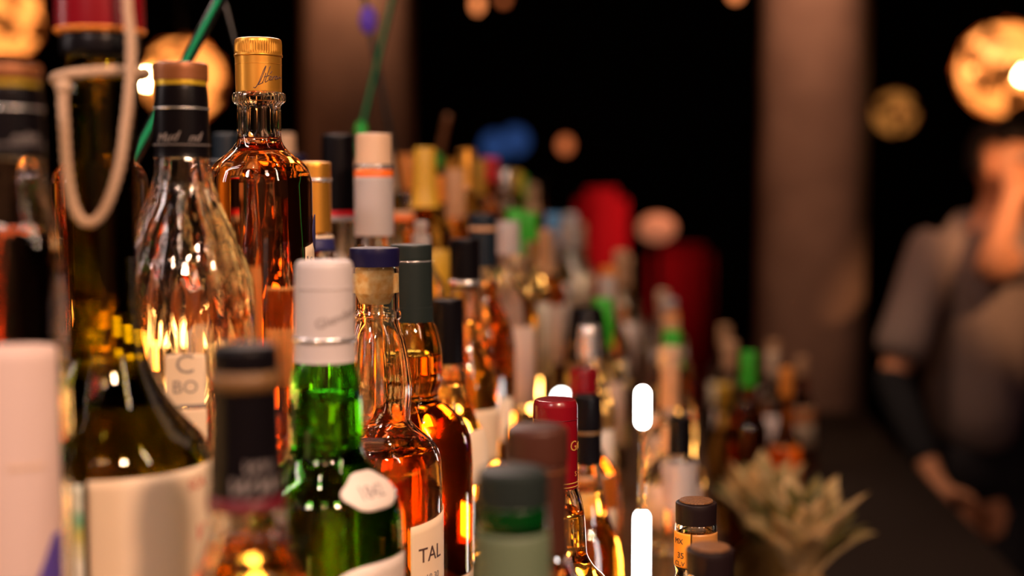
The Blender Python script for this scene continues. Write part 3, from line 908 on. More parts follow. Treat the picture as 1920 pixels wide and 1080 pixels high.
back_bottle('whisky_bottle', 'gold whisky bottle with matt dark cap behind the red capsule', 1101, 1.25, Z3, 740,
            [(742, 24), (868, 26), (880, 27), (930, 35), (975, 46), (1010, 62), (1040, 68), (1100, 70)], 'clear_glass', 'black_foil', (741, 868), 'pale_gold', 915,
            bands=((806, 812, 'bronze_band'),))
back_bottle('liqueur_bottle', 'black bottle with dull gold bands on the lower shelf', 1100, 1.80, Z3, 575,
            [(577, 26), (600, 32), (640, 36), (740, 38), (800, 48), (950, 48)], 'solid_brown', 'black_foil', (576, 735),
            bands=((640, 647, 'bronze_band'), (676, 688, 'bronze_band'), (700, 712, 'yellow_band')), solid=True)
back_bottle('gin_bottle', 'small bottle with dark cap and white label behind the sample bottles', 1275, 1.45, Z3, 780,
            [(782, 20), (852, 21), (858, 28), (866, 31), (950, 31), (1100, 31)], 'clear_glass', 'black_foil', (781, 850),
            bands=((864, 952, 'white_foil'),))
back_bottle('vermouth_bottle', 'short clear bottle with orange ring beside the white-necked bottle', 752, 1.54, Z1, 395,
            [(397, 23), (420, 25), (470, 26), (500, 40), (600, 50), (700, 50)], 'clear_glass', 'tan_cap', (396, 410),
            bands=((404, 414, 'orange_band'),))

# pourer bottle: white spout
b = back_bottle('syrup_bottle', 'clear bottle with white pourer spout behind the dark grey cap', 790, 1.42, Z1, 440,
                [(442, 15), (470, 17), (500, 25), (540, 44), (700, 46)], 'clear_glass', 'white_foil', (441, 462), 'orange_liquid', 560)
sp_ = obj('pourer', lathe([(0, b.z(446)), (0.007, b.z(446)), (0.0055, b.z(428)), (0.0078, b.z(420)), (0.006, b.z(414)), (0, b.z(414))], 24), 'white_foil', b.t)

# rows that recede towards the far end of the bar
KINDS = [
    # name, glass, cap, outline as fractions of height (z, r/R)
    ('whisky_bottle', ((0, 1), (.58, 1), (.64, .97), (.70, .75), (.76, .48), (.82, .40), (1, .36))),
    ('gin_bottle', ((0, 1), (.48, 1), (.54, .94), (.62, .58), (.70, .42), (.80, .36), (1, .34))),
    ('rum_bottle', ((0, .96), (.30, 1), (.56, .98), (.66, .72), (.74, .44), (.84, .42), (1, .40))),
    ('liqueur_bottle', ((0, .86), (.20, .92), (.50, 1), (.60, .88), (.70, .52), (.80, .40), (1, .38))),
]


def row_bottle(kind, label, cx, Y, base, ytop, R, glassm, cap, capfrac=0.16, labelm=None, group=None):
    name, shape = KINDS[kind]
    top = zpx(ytop, Y); H = top - base
    p = at(cx, ytop, Y)
    t = thing(name, label, 'bottle', (p.x, Y, base), group=group)
    Rr = R
    P = Prof([(0, Rr * shape[0][1] * 0.93), (0.004, Rr * shape[0][1])] + [(z * H, f * Rr) for z, f in shape[1:]])
    zs = P.samples(0, H - 0.004, 0.006)
    obj('glass_body', lathe([(0, 0.001)] + [(P.r(z), z) for z in zs] + [(0, H - 0.004)], 36), glassm, t)
    autosmooth(obj('cap', cap_lathe(P, H * (1 - capfrac), H, 0.001, n=32, bev=0.002, step=.02), cap, t))
    if labelm:
        v = -math.degrees(math.atan2(p.x, Y))
        obj('label', patch(P, H * 0.22, H * 0.56, v - 62, v + 62, na=12, nz=2), labelm, t)
    return t


CN = {'solid_amber': 'amber', 'solid_orange': 'orange', 'solid_gold': 'golden', 'solid_green': 'green', 'solid_clear': 'clear',
      'solid_brown': 'brown', 'solid_red': 'red', 'green_glass': 'green'}
PN = {'yellow_cap': 'yellow', 'orange_cap': 'orange', 'green_cap': 'bright green', 'blue_cap': 'light blue', 'tan_cap': 'tan', 'black_foil': 'black',
      'white_foil': 'white', 'red_foil': 'dark red', 'bright_red': 'bright red', 'gold_foil': 'gold', 'beige_cap': 'beige', 'navy_cap': 'navy',
      'silver_line': 'silver', 'grey_cap': 'grey'}
LN = {'cream_paper': 'cream label', 'white_paper': 'white label', 'pink_paper': 'pink label', None: 'no label', 'yellow_cap': 'yellow label', 'green_cap': 'bright green label',
      'orange_cap': 'orange label'}
ORD = ['first', 'second', 'third', 'fourth', 'fifth', 'sixth', 'seventh', 'eighth', 'ninth', 'tenth', 'eleventh', 'twelfth', 'thirteenth',
       'fourteenth', 'fifteenth', 'sixteenth', 'seventeenth', 'eighteenth', 'nineteenth', 'twentieth', 'twenty-first', 'twenty-second']
ROWS = {
    # row name: (u, base, list of (Y, ytop, glass, cap, label, kind))
    'inner top-step': (-0.285, Z1, [
        (1.66, 277, 'solid_gold', 'yellow_cap', 'yellow_cap', 0), (1.76, 330, 'solid_amber', 'orange_cap', 'orange_cap', 1), (1.90, 318, 'solid_amber', 'tan_cap', 'cream_paper', 2),
        (2.04, 280, 'solid_gold', 'gold_foil', 'cream_paper', 0), (2.18, 300, 'solid_gold', 'yellow_cap', 'cream_paper', 1), (2.34, 296, 'solid_orange', 'bright_red', 'yellow_cap', 3),
        (2.50, 318, 'solid_clear', 'silver_line', 'white_paper', 0), (2.68, 322, 'solid_amber', 'yellow_cap', 'cream_paper', 2), (2.86, 330, 'solid_green', 'green_cap', None, 1),
        (3.05, 345, 'solid_clear', 'tan_cap', 'pink_paper', 0), (3.25, 340, 'solid_gold', 'black_foil', 'cream_paper', 3)]),
    'outer top-step': (-0.395, Z1, [
        (1.22, 300, 'solid_brown', 'black_foil', 'cream_paper', 1), (1.46, 290, 'solid_amber', 'navy_cap', 'cream_paper', 0), (1.76, 300, 'solid_clear', 'tan_cap', 'white_paper', 2),
        (1.95, 285, 'solid_gold', 'beige_cap', 'cream_paper', 0), (2.12, 290, 'solid_amber', 'orange_cap', 'cream_paper', 3), (2.30, 300, 'solid_clear', 'grey_cap', 'white_paper', 1),
        (2.55, 300, 'solid_orange', 'gold_foil', 'cream_paper', 0), (2.80, 310, 'solid_amber', 'tan_cap', 'cream_paper', 2)]),
    'middle-step': (-0.190, Z2, [
        (1.72, 415, 'solid_clear', 'white_foil', 'pink_paper', 0), (1.86, 392, 'solid_clear', 'green_cap', 'pink_paper', 1), (2.02, 398, 'solid_clear', 'green_cap', 'white_paper', 2),
        (2.18, 430, 'solid_orange', 'tan_cap', 'pink_paper', 0), (2.34, 440, 'solid_clear', 'white_foil', 'white_paper', 3), (2.50, 400, 'solid_clear', 'blue_cap', 'white_paper', 0),
        (2.66, 425, 'solid_clear', 'beige_cap', 'cream_paper', 1), (2.84, 400, 'solid_clear', 'white_foil', 'cream_paper', 2), (3.02, 418, 'solid_green', 'tan_cap', 'white_paper', 0),
        (3.22, 425, 'solid_clear', 'beige_cap', 'cream_paper', 3), (3.42, 420, 'solid_gold', 'tan_cap', 'cream_paper', 1)]),
    'inner lower-shelf': (-0.075, Z3, [
        (1.42, 690, 'solid_orange', 'red_foil', 'cream_paper', 1), (1.60, 610, 'solid_clear', 'silver_line', 'white_paper', 0),
        (2.00, 560, 'solid_clear', 'green_cap', 'pink_paper', 2), (2.16, 520, 'solid_clear', 'white_foil', 'white_paper', 0), (2.32, 500, 'solid_orange', 'orange_cap', 'orange_cap', 3),
        (2.48, 505, 'solid_clear', 'beige_cap', 'white_paper', 1), (2.64, 470, 'solid_clear', 'tan_cap', 'pink_paper', 0), (2.82, 480, 'solid_amber', 'tan_cap', 'cream_paper', 2),
        (3.00, 490, 'solid_clear', 'white_foil', 'pink_paper', 0), (3.20, 480, 'solid_clear', 'tan_cap', 'pink_paper', 1)]),
    'outer lower-shelf': (0.022, Z3, [
        (1.62, 800, 'solid_clear', 'tan_cap', 'pink_paper', 0), (1.78, 690, 'solid_clear', 'tan_cap', 'pink_paper', 1), (1.94, 650, 'solid_clear', 'beige_cap', 'pink_paper', 2),
        (2.10, 620, 'solid_brown', 'green_cap', None, 0), (2.28, 600, 'solid_clear', 'tan_cap', 'cream_paper', 3), (2.46, 585, 'solid_orange', 'orange_cap', 'pink_paper', 1),
        (2.66, 560, 'solid_clear', 'white_foil', 'pink_paper', 0), (2.88, 560, 'solid_amber', 'tan_cap', 'cream_paper', 2), (3.10, 545, 'solid_clear', 'beige_cap', 'pink_paper', 0)]),
}
for rn, (u, base, lst) in ROWS.items():
    for i, (Y, yt, gm, cm, lm, kd) in enumerate(lst):
        uu = u + random.uniform(-0.008, 0.008)
        L = uu + 0.108 * Y
        cx = 960 + L / Y * F_PX
        row_bottle(kd, '%s bottle, %s cap, %s, %s nearest in the %s row' % (CN[gm], PN[cm], LN[lm], ORD[i], rn), cx, Y, base, yt,
                   random.uniform(0.033, 0.042), gm, cm, random.choice((.14, .2, .26)), lm, group='blurred bottles in the %s row' % rn)

# bottles and glasses on the low bench at right
k = 0
for Y, uo, yt, gm, cm, lm, kd in ((2.30, 0.16, 660, 'solid_brown', 'green_cap', None, 0), (2.45, 0.24, 690, 'solid_orange', 'orange_cap', 'orange_cap', 1), (2.70, 0.15, 640, 'solid_clear', 'tan_cap', 'pink_paper', 2),
                            (2.85, 0.25, 660, 'solid_clear', 'beige_cap', 'pink_paper', 0), (3.1, 0.34, 670, 'solid_brown', 'tan_cap', 'cream_paper', 1), (2.55, 0.13, 720, 'solid_gold', 'yellow_cap', None, 3),
                            (3.3, 0.17, 610, 'solid_clear', 'tan_cap', 'cream_paper', 0), (3.4, 0.30, 640, 'solid_amber', 'tan_cap', 'pink_paper', 2)):
    L = uo + 0.108 * Y
    row_bottle(kd, '%s bottle, %s cap, %s, %s from the left along the low bench' % (CN[gm], PN[cm], LN[lm], ORD[k]),
               960 + L / Y * F_PX, Y, ZB, yt, random.uniform(0.032, 0.040), gm, cm, 0.16, lm, group='bottles on the low bench'); k += 1

# ------------------------------------------------------------------ white glowing bars
p = at(1204, 900, 1.17)
t = thing('white_glow_bar', 'bright white upright pair of stacked glowing bars on the lower shelf', 'lamp', (p.x, 1.17, Z3))
z = lambda y: zpx(y, 1.17) - Z3
def capsule_bar(r, z0, z1): return lathe([(0, z0)] + [(r * math.sin(a), z0 + r - r * math.cos(a)) for a in (0.4, 0.8, 1.2, 1.57)] + [(r * math.sin(a), z1 - r + r * math.cos(a)) for a in (1.57, 1.2, 0.8, 0.4)] + [(0, z1)], 24)
obj('tube', capsule_bar(0.0076, z(806), z(722)), 'glow_white', t)
obj('tube', capsule_bar(0.0076, 0.012, z(955)), 'glow_white', t)
obj('connector', lathe([(0, z(956)), (0.005, z(956)), (0.0035, z(945)), (0.0035, z(815)), (0.005, z(804)), (0, z(804))], 16), 'clear_glass', t)
autosmooth(obj('base', lathe([(0, 0), (0.022, 0), (0.022, 0.006), (0.008, 0.012), (0, 0.012)], 32), 'chrome', t))
p = at(1046, 740, 1.62)
t = thing('white_glow_bar', 'small white glint behind the red capsule, built as a glowing bar', 'lamp', (p.x, 1.50, Z3))  # white glint shaped as a glowing bar on a stem
z = lambda y: zpx(y, 1.50) - Z3
obj('tube', capsule_bar(0.011, z(775), z(728)), 'glow_white', t)
obj('stem', lathe([(0, 0), (0.02, 0), (0.02, 0.006), (0.004, 0.010), (0.004, z(773)), (0, z(773))], 20), 'chrome', t)


# ------------------------------------------------------------------ straws
def straw(label, x0, y0, x1, y1, Y, base, m, r=0.004, bead=None, ytop=-60, sleeve_m=None):
    sl = (x1 - x0) / (y1 - y0)
    zb = base + 0.012
    # walk down the line until the step is reached
    yy = ytop
    while zpx(yy, Y) > zb: yy += 1
    a = at(x0 + (ytop - y0) * sl, ytop, Y); e = at(x0 + (yy - y0) * sl, yy, Y)
    tn = thing('tumbler', 'small glass tumbler holding %s' % label[0], 'glass', (e.x, Y, base), group='tumblers holding straws')
    R = 0.024
    obj('glass_body', lathe([(0, 0), (R * .85, 0), (R, 0.09), (R - .002, 0.09), (R * .85 - .002, 0.008), (0, 0.008)], 32), 'clear_glass', tn)
    s = thing('drinking_straw', label[1], 'straw', e, group='drinking straws')
    d = a - e
    n = 24
    obj('tube', tube([d * (i / n) for i in range(n + 1)], r, 12), m, s)
    if sleeve_m: obj('core_stripe', tube([d * (i / n) + Vector((0, -r * 0.9, 0)) for i in range(n + 1)], r * 0.42, 8), sleeve_m, s)
    if bead:
        for by, bm_, br in bead:
            q_ = at(x0 + (by - y0) * sl, by, Y) - e
            bb = bmesh.new(); bmesh.ops.create_icosphere(bb, subdivisions=3, radius=br)
            o = obj('bead', bb, bm_, s); o.location = q_; o.scale = (1, 1, 1.6)


straw(('the green straw', 'green straw with black edges leaning behind the empty cognac bottle'), 412, 0, 350, 115, 1.28, Z1, 'straw_black', 0.0058, sleeve_m='straw_green')
straw(('the thin black straw', 'thin black straw crossing behind the gold cap'), 420, 0, 440, 75, 1.50, Z1, 'straw_black', 0.0022)
straw(('the long green straw', 'long dark straw turning green above the white-necked bottle'), 735, 0, 677, 245, 1.83, Z1, 'straw_black', 0.0042, bead=((244, 'straw_tip', 0.008),), sleeve_m='straw_green')
straw(('the violet straw', 'dark straw with violet bead crossing the long green straw'), 683, 0, 712, 150, 1.85, Z1, 'straw_black', 0.0038, bead=((38, 'straw_violet', 0.012),))
straw(('the short straw', 'short tan straw with green bead among the yellow caps'), 840, 215, 820, 305, 2.42, Z1, 'copper', 0.006, bead=((302, 'straw_tip', 0.010),), ytop=215)


# ------------------------------------------------------------------ pierced globe lamps
def globe_lamp(label, cx, cy_, Y, rpx, dim=False, off=(0, 0)):
    p = at(cx, cy_, Y); R = rpx / F_PX * Y
    t = thing('globe_lamp', label, 'lamp', p, group='pierced globe lamps')
    bm = bmesh.new()
    bmesh.ops.create_icosphere(bm, subdivisions=2, radius=R)
    bmesh.ops.inset_individual(bm, faces=bm.faces[:], thickness=R * 0.048, depth=0)
    inner = sorted(bm.faces, key=lambda f: f.calc_area())[:320]
    rl = random.Random(3); inner = [f for f in inner if rl.random() < 0.6]
    bmesh.ops.delete(bm, geom=inner, context='FACES')
    sh = obj('pierced_shade', bm, 'bronze', t)
    md = sh.modifiers.new('thick', 'SOLIDIFY'); md.thickness = R * 0.02
    b2 = bmesh.new(); bmesh.ops.create_icosphere(b2, subdivisions=3, radius=R * 0.9)
    obj('diffuser', b2, 'lamp_inner_dim' if dim else 'lamp_inner', t)
    b3 = bmesh.new(); bmesh.ops.create_icosphere(b3, subdivisions=2, radius=R * 0.17)
    o = obj('bulb', b3, 'bulb_dim' if dim else 'bulb', t); o.location = (off[0] * R, -0.80 * R, off[1] * R)
    autosmooth(obj('cord', tube([(0, 0, R * 0.98), (0, 0, 3.2 - p.z)], 0.006, 8), 'black_foil', t))
    return t


globe_lamp('glowing pierced globe lamp above the person', 1884, 130, 4.6, 93, off=(0.05, -0.15))
globe_lamp('glowing pierced globe lamp cut by the top left corner', 4, 36, 4.4, 80, off=(-.3, 0.0))
globe_lamp('glowing pierced globe lamp behind the black foil neck at left', 344, 150, 4.0, 82, off=(-.62, -.05))
globe_lamp('dim distant pierced globe lamp right of the stone column', 1678, 212, 6.5, 44, dim=True)


def pendant(label, cx, cy_, Y, r, m='flame_bulb', h=1.6):
    p = at(cx, cy_, Y)
    t = thing('pendant_bulb', label, 'lamp', p, group='small hanging bulbs')
    b3 = bmesh.new(); bmesh.ops.create_icosphere(b3, subdivisions=3, radius=r)
    o = obj('bulb', b3, m, t); o.scale = (1, 1, h)
    obj('cord', tube([(0, 0, r * h * 0.95), (0, 0, 3.2 - p.z)], 0.005, 6), 'black_foil', t)


pendant('tall orange hanging bulb at the top centre', 895, 8, 5.2, 0.020)
pendant('small reddish hanging bulb right of the tall orange one', 944, 0, 5.6, 0.020, 'bulb_dim', 1.0)
pendant('small orange bulb at the top edge left of the right column', 1379, -10, 5.6, 0.026, 'flame_bulb', 1.0)
pendant('small orange bulb hanging in the dark above the middle bottles', 1060, 272, 5.6, 0.030, 'bulb_dim', 1.2)

spot('unseen_downlight', (0.75, 4.7, 3.1), (0.70, 5.35, 0.9), 40, (1.0, 0.6, 0.4), 40, 0.04)  # unseen lamp added to brighten the low red chair

# blue wall screen, red seats, round salmon globe
for bx_, by_, lab in ((928, 272, 'left of the two round blue glows far behind the bottles'), (966, 262, 'right of the two round blue glows far behind the bottles')):
    p = at(bx_, by_, 8.7)
    t = thing('wall_light', 'dim wall light, ' + lab, 'lamp', (p.x, 8.88, p.z), group='blue wall lights')
    autosmooth(obj('rim', lathe([(0, 0), (0.11, 0), (0.11, 0.04), (0.095, 0.04), (0.095, 0.02), (0, 0.02)], 32), 'black_foil', t)).rotation_euler = (PI / 2, 0, 0)
    o = obj('lens', lathe([(0, 0.02), (0.093, 0.02), (0.08, 0.035), (0.04, 0.045), (0, 0.047)], 32), 'blue_screen', t); o.rotation_euler = (PI / 2, 0, 0)


def red_chair(label, cx, cyt, Y, wpx, rot):
    p = at(cx, cyt, Y); wd = wpx / F_PX * Y / 2; top = p.z
    t = thing('upholstered_chair', label, 'chair', (p.x, Y, 0), rot, group='red upholstered chairs')
    bk = boxm(-wd, wd, 0.20, 0.30, 0.45, top, bev=0.04)
    obj('backrest', bk, 'red_velvet', t)
    obj('seat', boxm(-wd, wd, -0.25, 0.28, 0.40 + top - 1.3, 0.52 + top - 1.3, bev=0.03), 'red_velvet', t)
    for sx_ in (-1, 1):
        for sy_ in (-0.2, 0.24):
            obj('leg', tube([(sx_ * (wd - .03), sy_, 0), (sx_ * (wd - .04), sy_, 0.42 + top - 1.3)], 0.016, 10), 'wood_dark', t)


red_chair('tall red padded bar chair behind the light blue cap', 1150, 352, 4.7, 105, 0.1)
red_chair('low red padded bar chair left of the right column', 1268, 462, 5.4, 130, -0.2)
p = at(1232, 428, 4.35)
t = thing('salmon_globe', 'round salmon coloured glowing globe in front of the red chairs', 'lamp', (p.x, 4.35, 0))  # salmon glow shaped as a globe on a stand
gb = bmesh.new(); bmesh.ops.create_icosphere(gb, subdivisions=4, radius=0.046)
o = obj('globe', gb, 'salmon_glow', t); o.location = (0, 0, p.z); o.scale = (1.35, 1.2, 1.0)
autosmooth(obj('stand', lathe([(0, 0), (0.10, 0), (0.10, 0.02), (0.012, 0.04), (0.012, p.z - 0.05), (0, p.z - 0.05)], 24), 'black_foil', t))


# ------------------------------------------------------------------ pineapples
def pineapple(label, cx, cy_, Y, n, seed, spread=1.0):
    rnd = random.Random(seed)
    p = at(cx, cy_, Y)
    crown = p.z - 0.055
    t = thing('pineapple', label, 'pineapple', (p.x, Y, ZB), group='pineapples on the low bench')
    H = crown - ZB
    pr = [(0, 0)] + [(0.052 * math.sin(PI * (0.12 + 0.80 * i / 14)) ** 0.6, H * i / 14) for i in range(15)] + [(0, H)]
    fr = lathe(pr, 48, lambda a, z: 1 + 0.035 * math.cos(8 * a + z * 120) * math.cos(8 * a - z * 120))
    obj('fruit', fr, 'pineapple_skin', t)
    for i in range(n):
        f = i / n
        a = i * 2.399963 + rnd.uniform(-.2, .2)
        tilt = (1.25 - 1.05 * f) * spread
        Ln = 0.070 + 0.045 * math.sin(PI * (0.25 + 0.6 * f)) + rnd.uniform(-.012, .02)
        wd = 0.0190 + 0.004 * (1 - f)
        bm = bmesh.new(); m = 9; lps = []
        for j in range(m + 1):
            s = j / m
            th = tilt * (0.55 + 0.6 * s)
            # integrate the curve of the leaf
            rad = 0.012; zz = 0
            for k2 in range(j):
                tt = tilt * (0.55 + 0.6 * k2 / m); rad += math.sin(tt) * Ln / m; zz += math.cos(tt) * Ln / m
            ww = wd * (1 - s ** 3.5) * (0.65 + 0.6 * s) + 0.0004
            thk = 0.0016 * (1 - s) + 0.0004
            nx, nz = -math.cos(th), math.sin(th)
            q_ = []
            for (cx_, cn) in ((-ww, -.35), (0, 0.0), (ww, -.35), (ww, -.35 - .2), (0, -.2), (-ww, -.35 - .2)):
                hgt = -cn * ww * 1.0 + (thk if cn in (0.0,) else 0)
                q_.append((rad + nx * (hgt if cn > -.3 or True else 0), cx_, zz + nz * hgt))
            lps.append([Vector((rr * math.cos(a) - yy * math.sin(a), rr * math.sin(a) + yy * math.cos(a), z_ + H - 0.01 + 0.03 * f)) for rr, yy, z_ in q_])
        vs = rings(bm, lps); bm.faces.new(vs[0]); bm.faces.new(vs[-1])
        obj('leaf', bm, 'leaf' if rnd.random() < .7 else 'leaf_dark', t)


pineapple('pineapple with pale leafy crown at the right end of the bench', 1510, 1000, 1.72, 30, 3, 0.85)
pineapple('pineapple with tan leaves close behind the sample bottles', 1430, 950, 1.98, 26, 5, 0.7)

# ------------------------------------------------------------------ the person


def skinned(name, nodes, edges, material, parent, root=0, sub=2):
    me = bpy.data.meshes.new(name)
    me.from_pydata([n_[0] for n_ in nodes], edges, [])
    me.materials.append(M[material])
    o = bpy.data.objects.new(name, me); C.objects.link(o); o.parent = parent
    o.modifiers.new('skin', 'SKIN')
    if not me.skin_vertices: bpy.context.view_layer.update()
    sv = me.skin_vertices[0].data
    for i, n_ in enumerate(nodes):
        r = n_[1]
        sv[i].radius = r if isinstance(r, tuple) else (r, r)
        sv[i].use_root = (i == root)
    o.modifiers['skin'].use_smooth_shade = True
    ss = o.modifiers.new('sub', 'SUBSURF'); ss.levels = sub; ss.render_levels = sub
    return o


pp = at(1830, 360, 3.5)
per = thing('person', 'person in a grey short-sleeved shirt standing at right, hand raised to the face', 'person', (pp.x, 3.5, 0))
o0 = Vector((pp.x, 3.5, 0))
W = lambda x, y, Y: at(x, y, Y) - o0
hd = W(1888, 318, 3.47)
sh_l, el_l, wr_l = W(1752, 470, 3.42), W(1672, 715, 3.36), W(1755, 905, 3.22)
sh_r, el_r, wr_r = W(1915, 465, 3.52), W(1853, 512, 3.22), W(1900, 368, 3.22)
neck = W(1868, 400, 3.50); chest = W(1832, 500, 3.52); pel = W(1828, 830, 3.54)
body_nodes = [
    (pel, (0.13, 0.09)), (W(1828, 650, 3.54), (0.10, 0.08)), (chest, (0.12, 0.08)), (W(1862, 425, 3.52), (0.075, 0.07)), (neck, 0.056), (W(1880, 365, 3.49), 0.054),
    (hd + Vector((0, 0, -0.02)), (0.078, 0.088)), (hd + Vector((0, 0, 0.045)), (0.078, 0.092)), (hd + Vector((0, 0, 0.095)), (0.045, 0.055)),
    (sh_l, 0.058), ((sh_l + el_l) / 2, 0.046), (el_l, 0.038), ((el_l * .6 + wr_l * .4), 0.038), (wr_l, 0.025),
    (sh_r, 0.058), ((sh_r + el_r) / 2, 0.048), (el_r, 0.043), ((el_r * .6 + wr_r * .4), 0.040), (wr_r, 0.027),
    (Vector((pel.x - 0.09, pel.y, 0.50)), 0.06), (Vector((pel.x - 0.10, pel.y, 0.09)), 0.042),
    (Vector((pel.x + 0.09, pel.y, 0.50)), 0.06), (Vector((pel.x + 0.10, pel.y, 0.09)), 0.042),
    (Vector((pel.x - 0.10, pel.y - 0.14, 0.035)), 0.035), (Vector((pel.x + 0.10, pel.y - 0.14, 0.035)), 0.035)]
be = [(0, 1), (1, 2), (2, 3), (3, 4), (4, 5), (5, 6), (6, 7), (7, 8), (2, 9), (9, 10), (10, 11), (11, 12), (12, 13), (2, 14), (14, 15), (15, 16), (16, 17), (17, 18),
      (0, 19), (19, 20), (0, 21), (21, 22), (20, 23), (22, 24)]


def add_hand(wr, d, side, palm_n, curl):
    """palm and five unequal bent fingers; d = pointing direction, side = thumb side, palm_n = curl direction"""
    d = d.normalized(); side = (side - d * side.dot(d)).normalized(); pn = (palm_n - d * palm_n.dot(d) - side * palm_n.dot(side)).normalized()
    i0 = len(body_nodes)
    body_nodes.append((wr + d * 0.045, (0.034, 0.018)))
    body_nodes.append((wr + d * 0.085, (0.036, 0.015)))
    be.append((13 if wr is wr_l else 18, i0)); be.append((i0, i0 + 1))
    for k_, (off, ln) in enumerate(((0.030, 0.070), (0.010, 0.080), (-0.010, 0.074), (-0.029, 0.058))):
        prev = i0 + 1; p_ = wr + d * 0.095 + side * off
        j0 = len(body_nodes); body_nodes.append((p_, 0.0088)); be.append((prev, j0)); prev = j0
        ang = 0.25
        for s_ in range(3):
            ang += curl
            p_ = p_ + (d * math.cos(ang) + pn * math.sin(ang)) * ln * (0.42, 0.32, 0.26)[s_]
            j = len(body_nodes); body_nodes.append((p_, 0.0086 - 0.0008 * s_)); be.append((prev, j)); prev = j
    p_ = wr + d * 0.03 + side * 0.034
    j0 = len(body_nodes); body_nodes.append((p_, 0.012)); be.append((i0, j0))
    p2 = p_ + (d * 0.6 + side * 0.6 + pn * 0.4).normalized() * 0.035; body_nodes.append((p2, 0.0105)); be.append((j0, j0 + 1))
    p3 = p2 + (d * 0.85 + side * 0.2 + pn * 0.4).normalized() * 0.028; body_nodes.append((p3, 0.009)); be.append((j0 + 1, j0 + 2))


add_hand(wr_r, W(1905, 300, 3.30) - wr_r, Vector((1, 0, 0.2)), Vector((0.2, 1, 0)), 0.25)
add_hand(wr_l, W(1790, 985, 3.2) - wr_l, Vector((0.7, -0.7, 0)), Vector((0.5, 0.6, 0)), 0.30)
skinned('body', body_nodes, be, 'skin', per)
fx = hd + Vector((0.0, 0, 0))
fd = Vector((0.55, -0.83, 0)).normalized()        # facing forward right
sd = Vector((-fd.y, fd.x, 0)) * -1
nb = tube([fx + fd * 0.082 + Vector((0, 0, .035)), fx + fd * 0.100 + Vector((0, 0, .012)), fx + fd * 0.108 + Vector((0, 0, -.008)), fx + fd * 0.088 + Vector((0, 0, -.014))], 0.012, 10, lambda s: 0.6 + 0.6 * s)
obj('nose', nb, 'skin', per)
for s_ in (-1, 1):
    e_ = bmesh.new(); bmesh.ops.create_icosphere(e_, subdivisions=3, radius=0.012)
    o = obj('eye', e_, 'eye', per); o.location = fx + fd * 0.080 + sd * (0.032 * s_) + Vector((0, 0, .030))
    e_ = bmesh.new(); bmesh.ops.create_icosphere(e_, subdivisions=3, radius=0.03)
    o = obj('ear', e_, 'skin', per); o.location = fx + sd * (0.080 * s_) + Vector((0, 0, .01)); o.scale = (0.35, 0.6, 1.0)
mo = tube([fx + fd * 0.086 + sd * (-0.024) + Vector((0, 0, -.045)), fx + fd * 0.095 + Vector((0, 0, -.043)), fx + fd * 0.086 + sd * 0.024 + Vector((0, 0, -.045))], 0.007, 8)
obj('mouth', mo, 'lips', per)
hb = bmesh.new(); bmesh.ops.create_icosphere(hb, subdivisions=4, radius=0.1)
for v_ in hb.verts:
    n_ = v_.co.normalized()
    front = n_.dot(fd)
    v_.co = Vector((n_.x * 0.094, n_.y * 0.106, n_.z * 0.105)) * (1 + 0.03 * math.sin(n_.x * 23) * math.sin(n_.z * 19 + n_.y * 14))
bmesh.ops.delete(hb, geom=[v_ for v_ in hb.verts if v_.co.z < (0.042 if v_.co.dot(fd) > 0.0 else -0.045)], context='VERTS')
ho = obj('hair', hb, 'hair', per); ho.location = hd + Vector((0, 0, 0.030)) - fd * 0.008
md = ho.modifiers.new('thick', 'SOLIDIFY'); md.thickness = 0.01
se_l = sh_l + (el_l - sh_l) * 0.88
se_r = sh_r + (el_r - sh_r) * 0.55
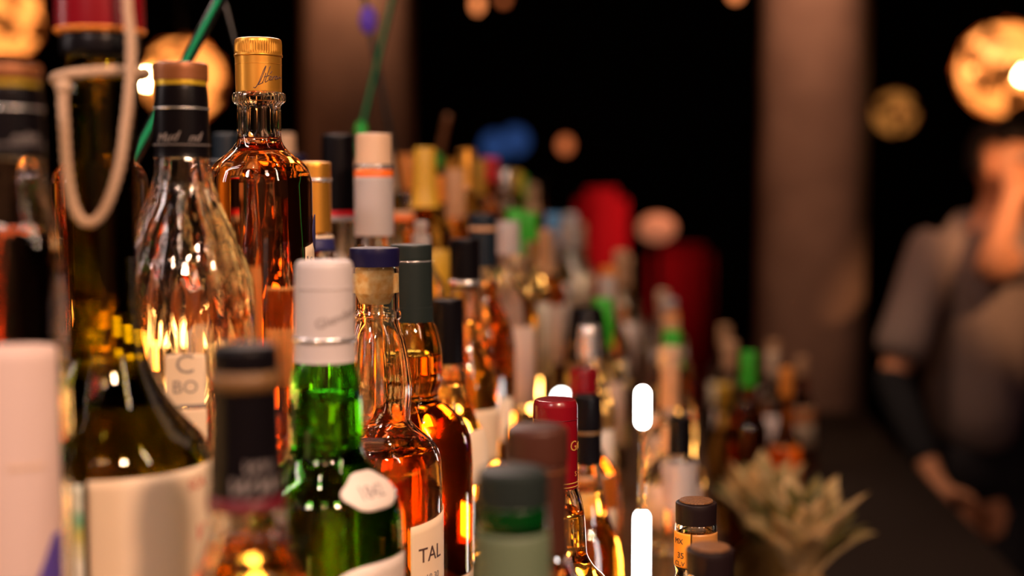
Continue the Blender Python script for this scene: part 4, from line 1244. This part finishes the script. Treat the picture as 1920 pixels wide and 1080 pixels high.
shirt_nodes = [
    (pel + Vector((0, 0, -0.06)), (0.20, 0.15)), (W(1828, 650, 3.54), (0.165, 0.13)), (chest, (0.185, 0.135)), (W(1850, 435, 3.53), (0.10, 0.09)), (neck + Vector((0, 0, -0.03)), 0.066),
    (sh_l, 0.080), ((sh_l + se_l) / 2, 0.070), (se_l, 0.078), (sh_r, 0.080), (se_r, 0.074)]
skinned('shirt', shirt_nodes, [(0, 1), (1, 2), (2, 3), (3, 4), (2, 5), (5, 6), (6, 7), (2, 8), (8, 9)], 'shirt', per)
tr = [(pel + Vector((0, 0, 0.06)), (0.175, 0.135)), (pel + Vector((0, 0, -0.08)), (0.17, 0.13)), (Vector((pel.x - 0.10, pel.y, 0.66)), 0.09), (Vector((pel.x - 0.10, pel.y, 0.46)), 0.078), (Vector((pel.x - 0.10, pel.y, 0.09)), 0.062),
      (Vector((pel.x + 0.10, pel.y, 0.66)), 0.09), (Vector((pel.x + 0.10, pel.y, 0.46)), 0.078), (Vector((pel.x + 0.10, pel.y, 0.09)), 0.062)]
skinned('trousers', tr, [(0, 1), (1, 2), (2, 3), (3, 4), (1, 5), (5, 6), (6, 7)], 'black_cloth', per)
skinned('forearm_shade', [(se_l * .9 + el_l * .1, 0.050), (el_l, 0.046), (el_l * .6 + wr_l * .4, 0.047), (el_l * .15 + wr_l * .85, 0.034)], [(0, 1), (1, 2), (2, 3)], 'black_cloth', per)  # black shell that puts shade on the lowered forearm
for s_ in (-1, 1):
    skinned('shoe', [(Vector((pel.x + 0.10 * s_, pel.y + 0.03, 0.052)), 0.05), (Vector((pel.x + 0.10 * s_, pel.y - 0.08, 0.047)), 0.045), (Vector((pel.x + 0.10 * s_, pel.y - 0.17, 0.036)), 0.034)],
            [(0, 1), (1, 2)], 'black_cloth', per)
spot('unseen_spotlight', (pp.x + 0.10, 2.1, 2.0), (pp.x + 0.12, 3.35, 1.36), 80, (1.0, 0.52, 0.25), 24, 0.03)  # unseen lamp set in front to light face and raised arm
spot('unseen_spotlight', (pp.x - 0.7, 2.7, 2.9), (pp.x - 0.12, 3.4, 1.30), 42, (1.0, 0.58, 0.42), 17, 0.05)
point('violet_lamp', (pp.x + 0.6, 3.1, 1.0), 0.05, 0.10, (0.25, 0.12, 1.0))
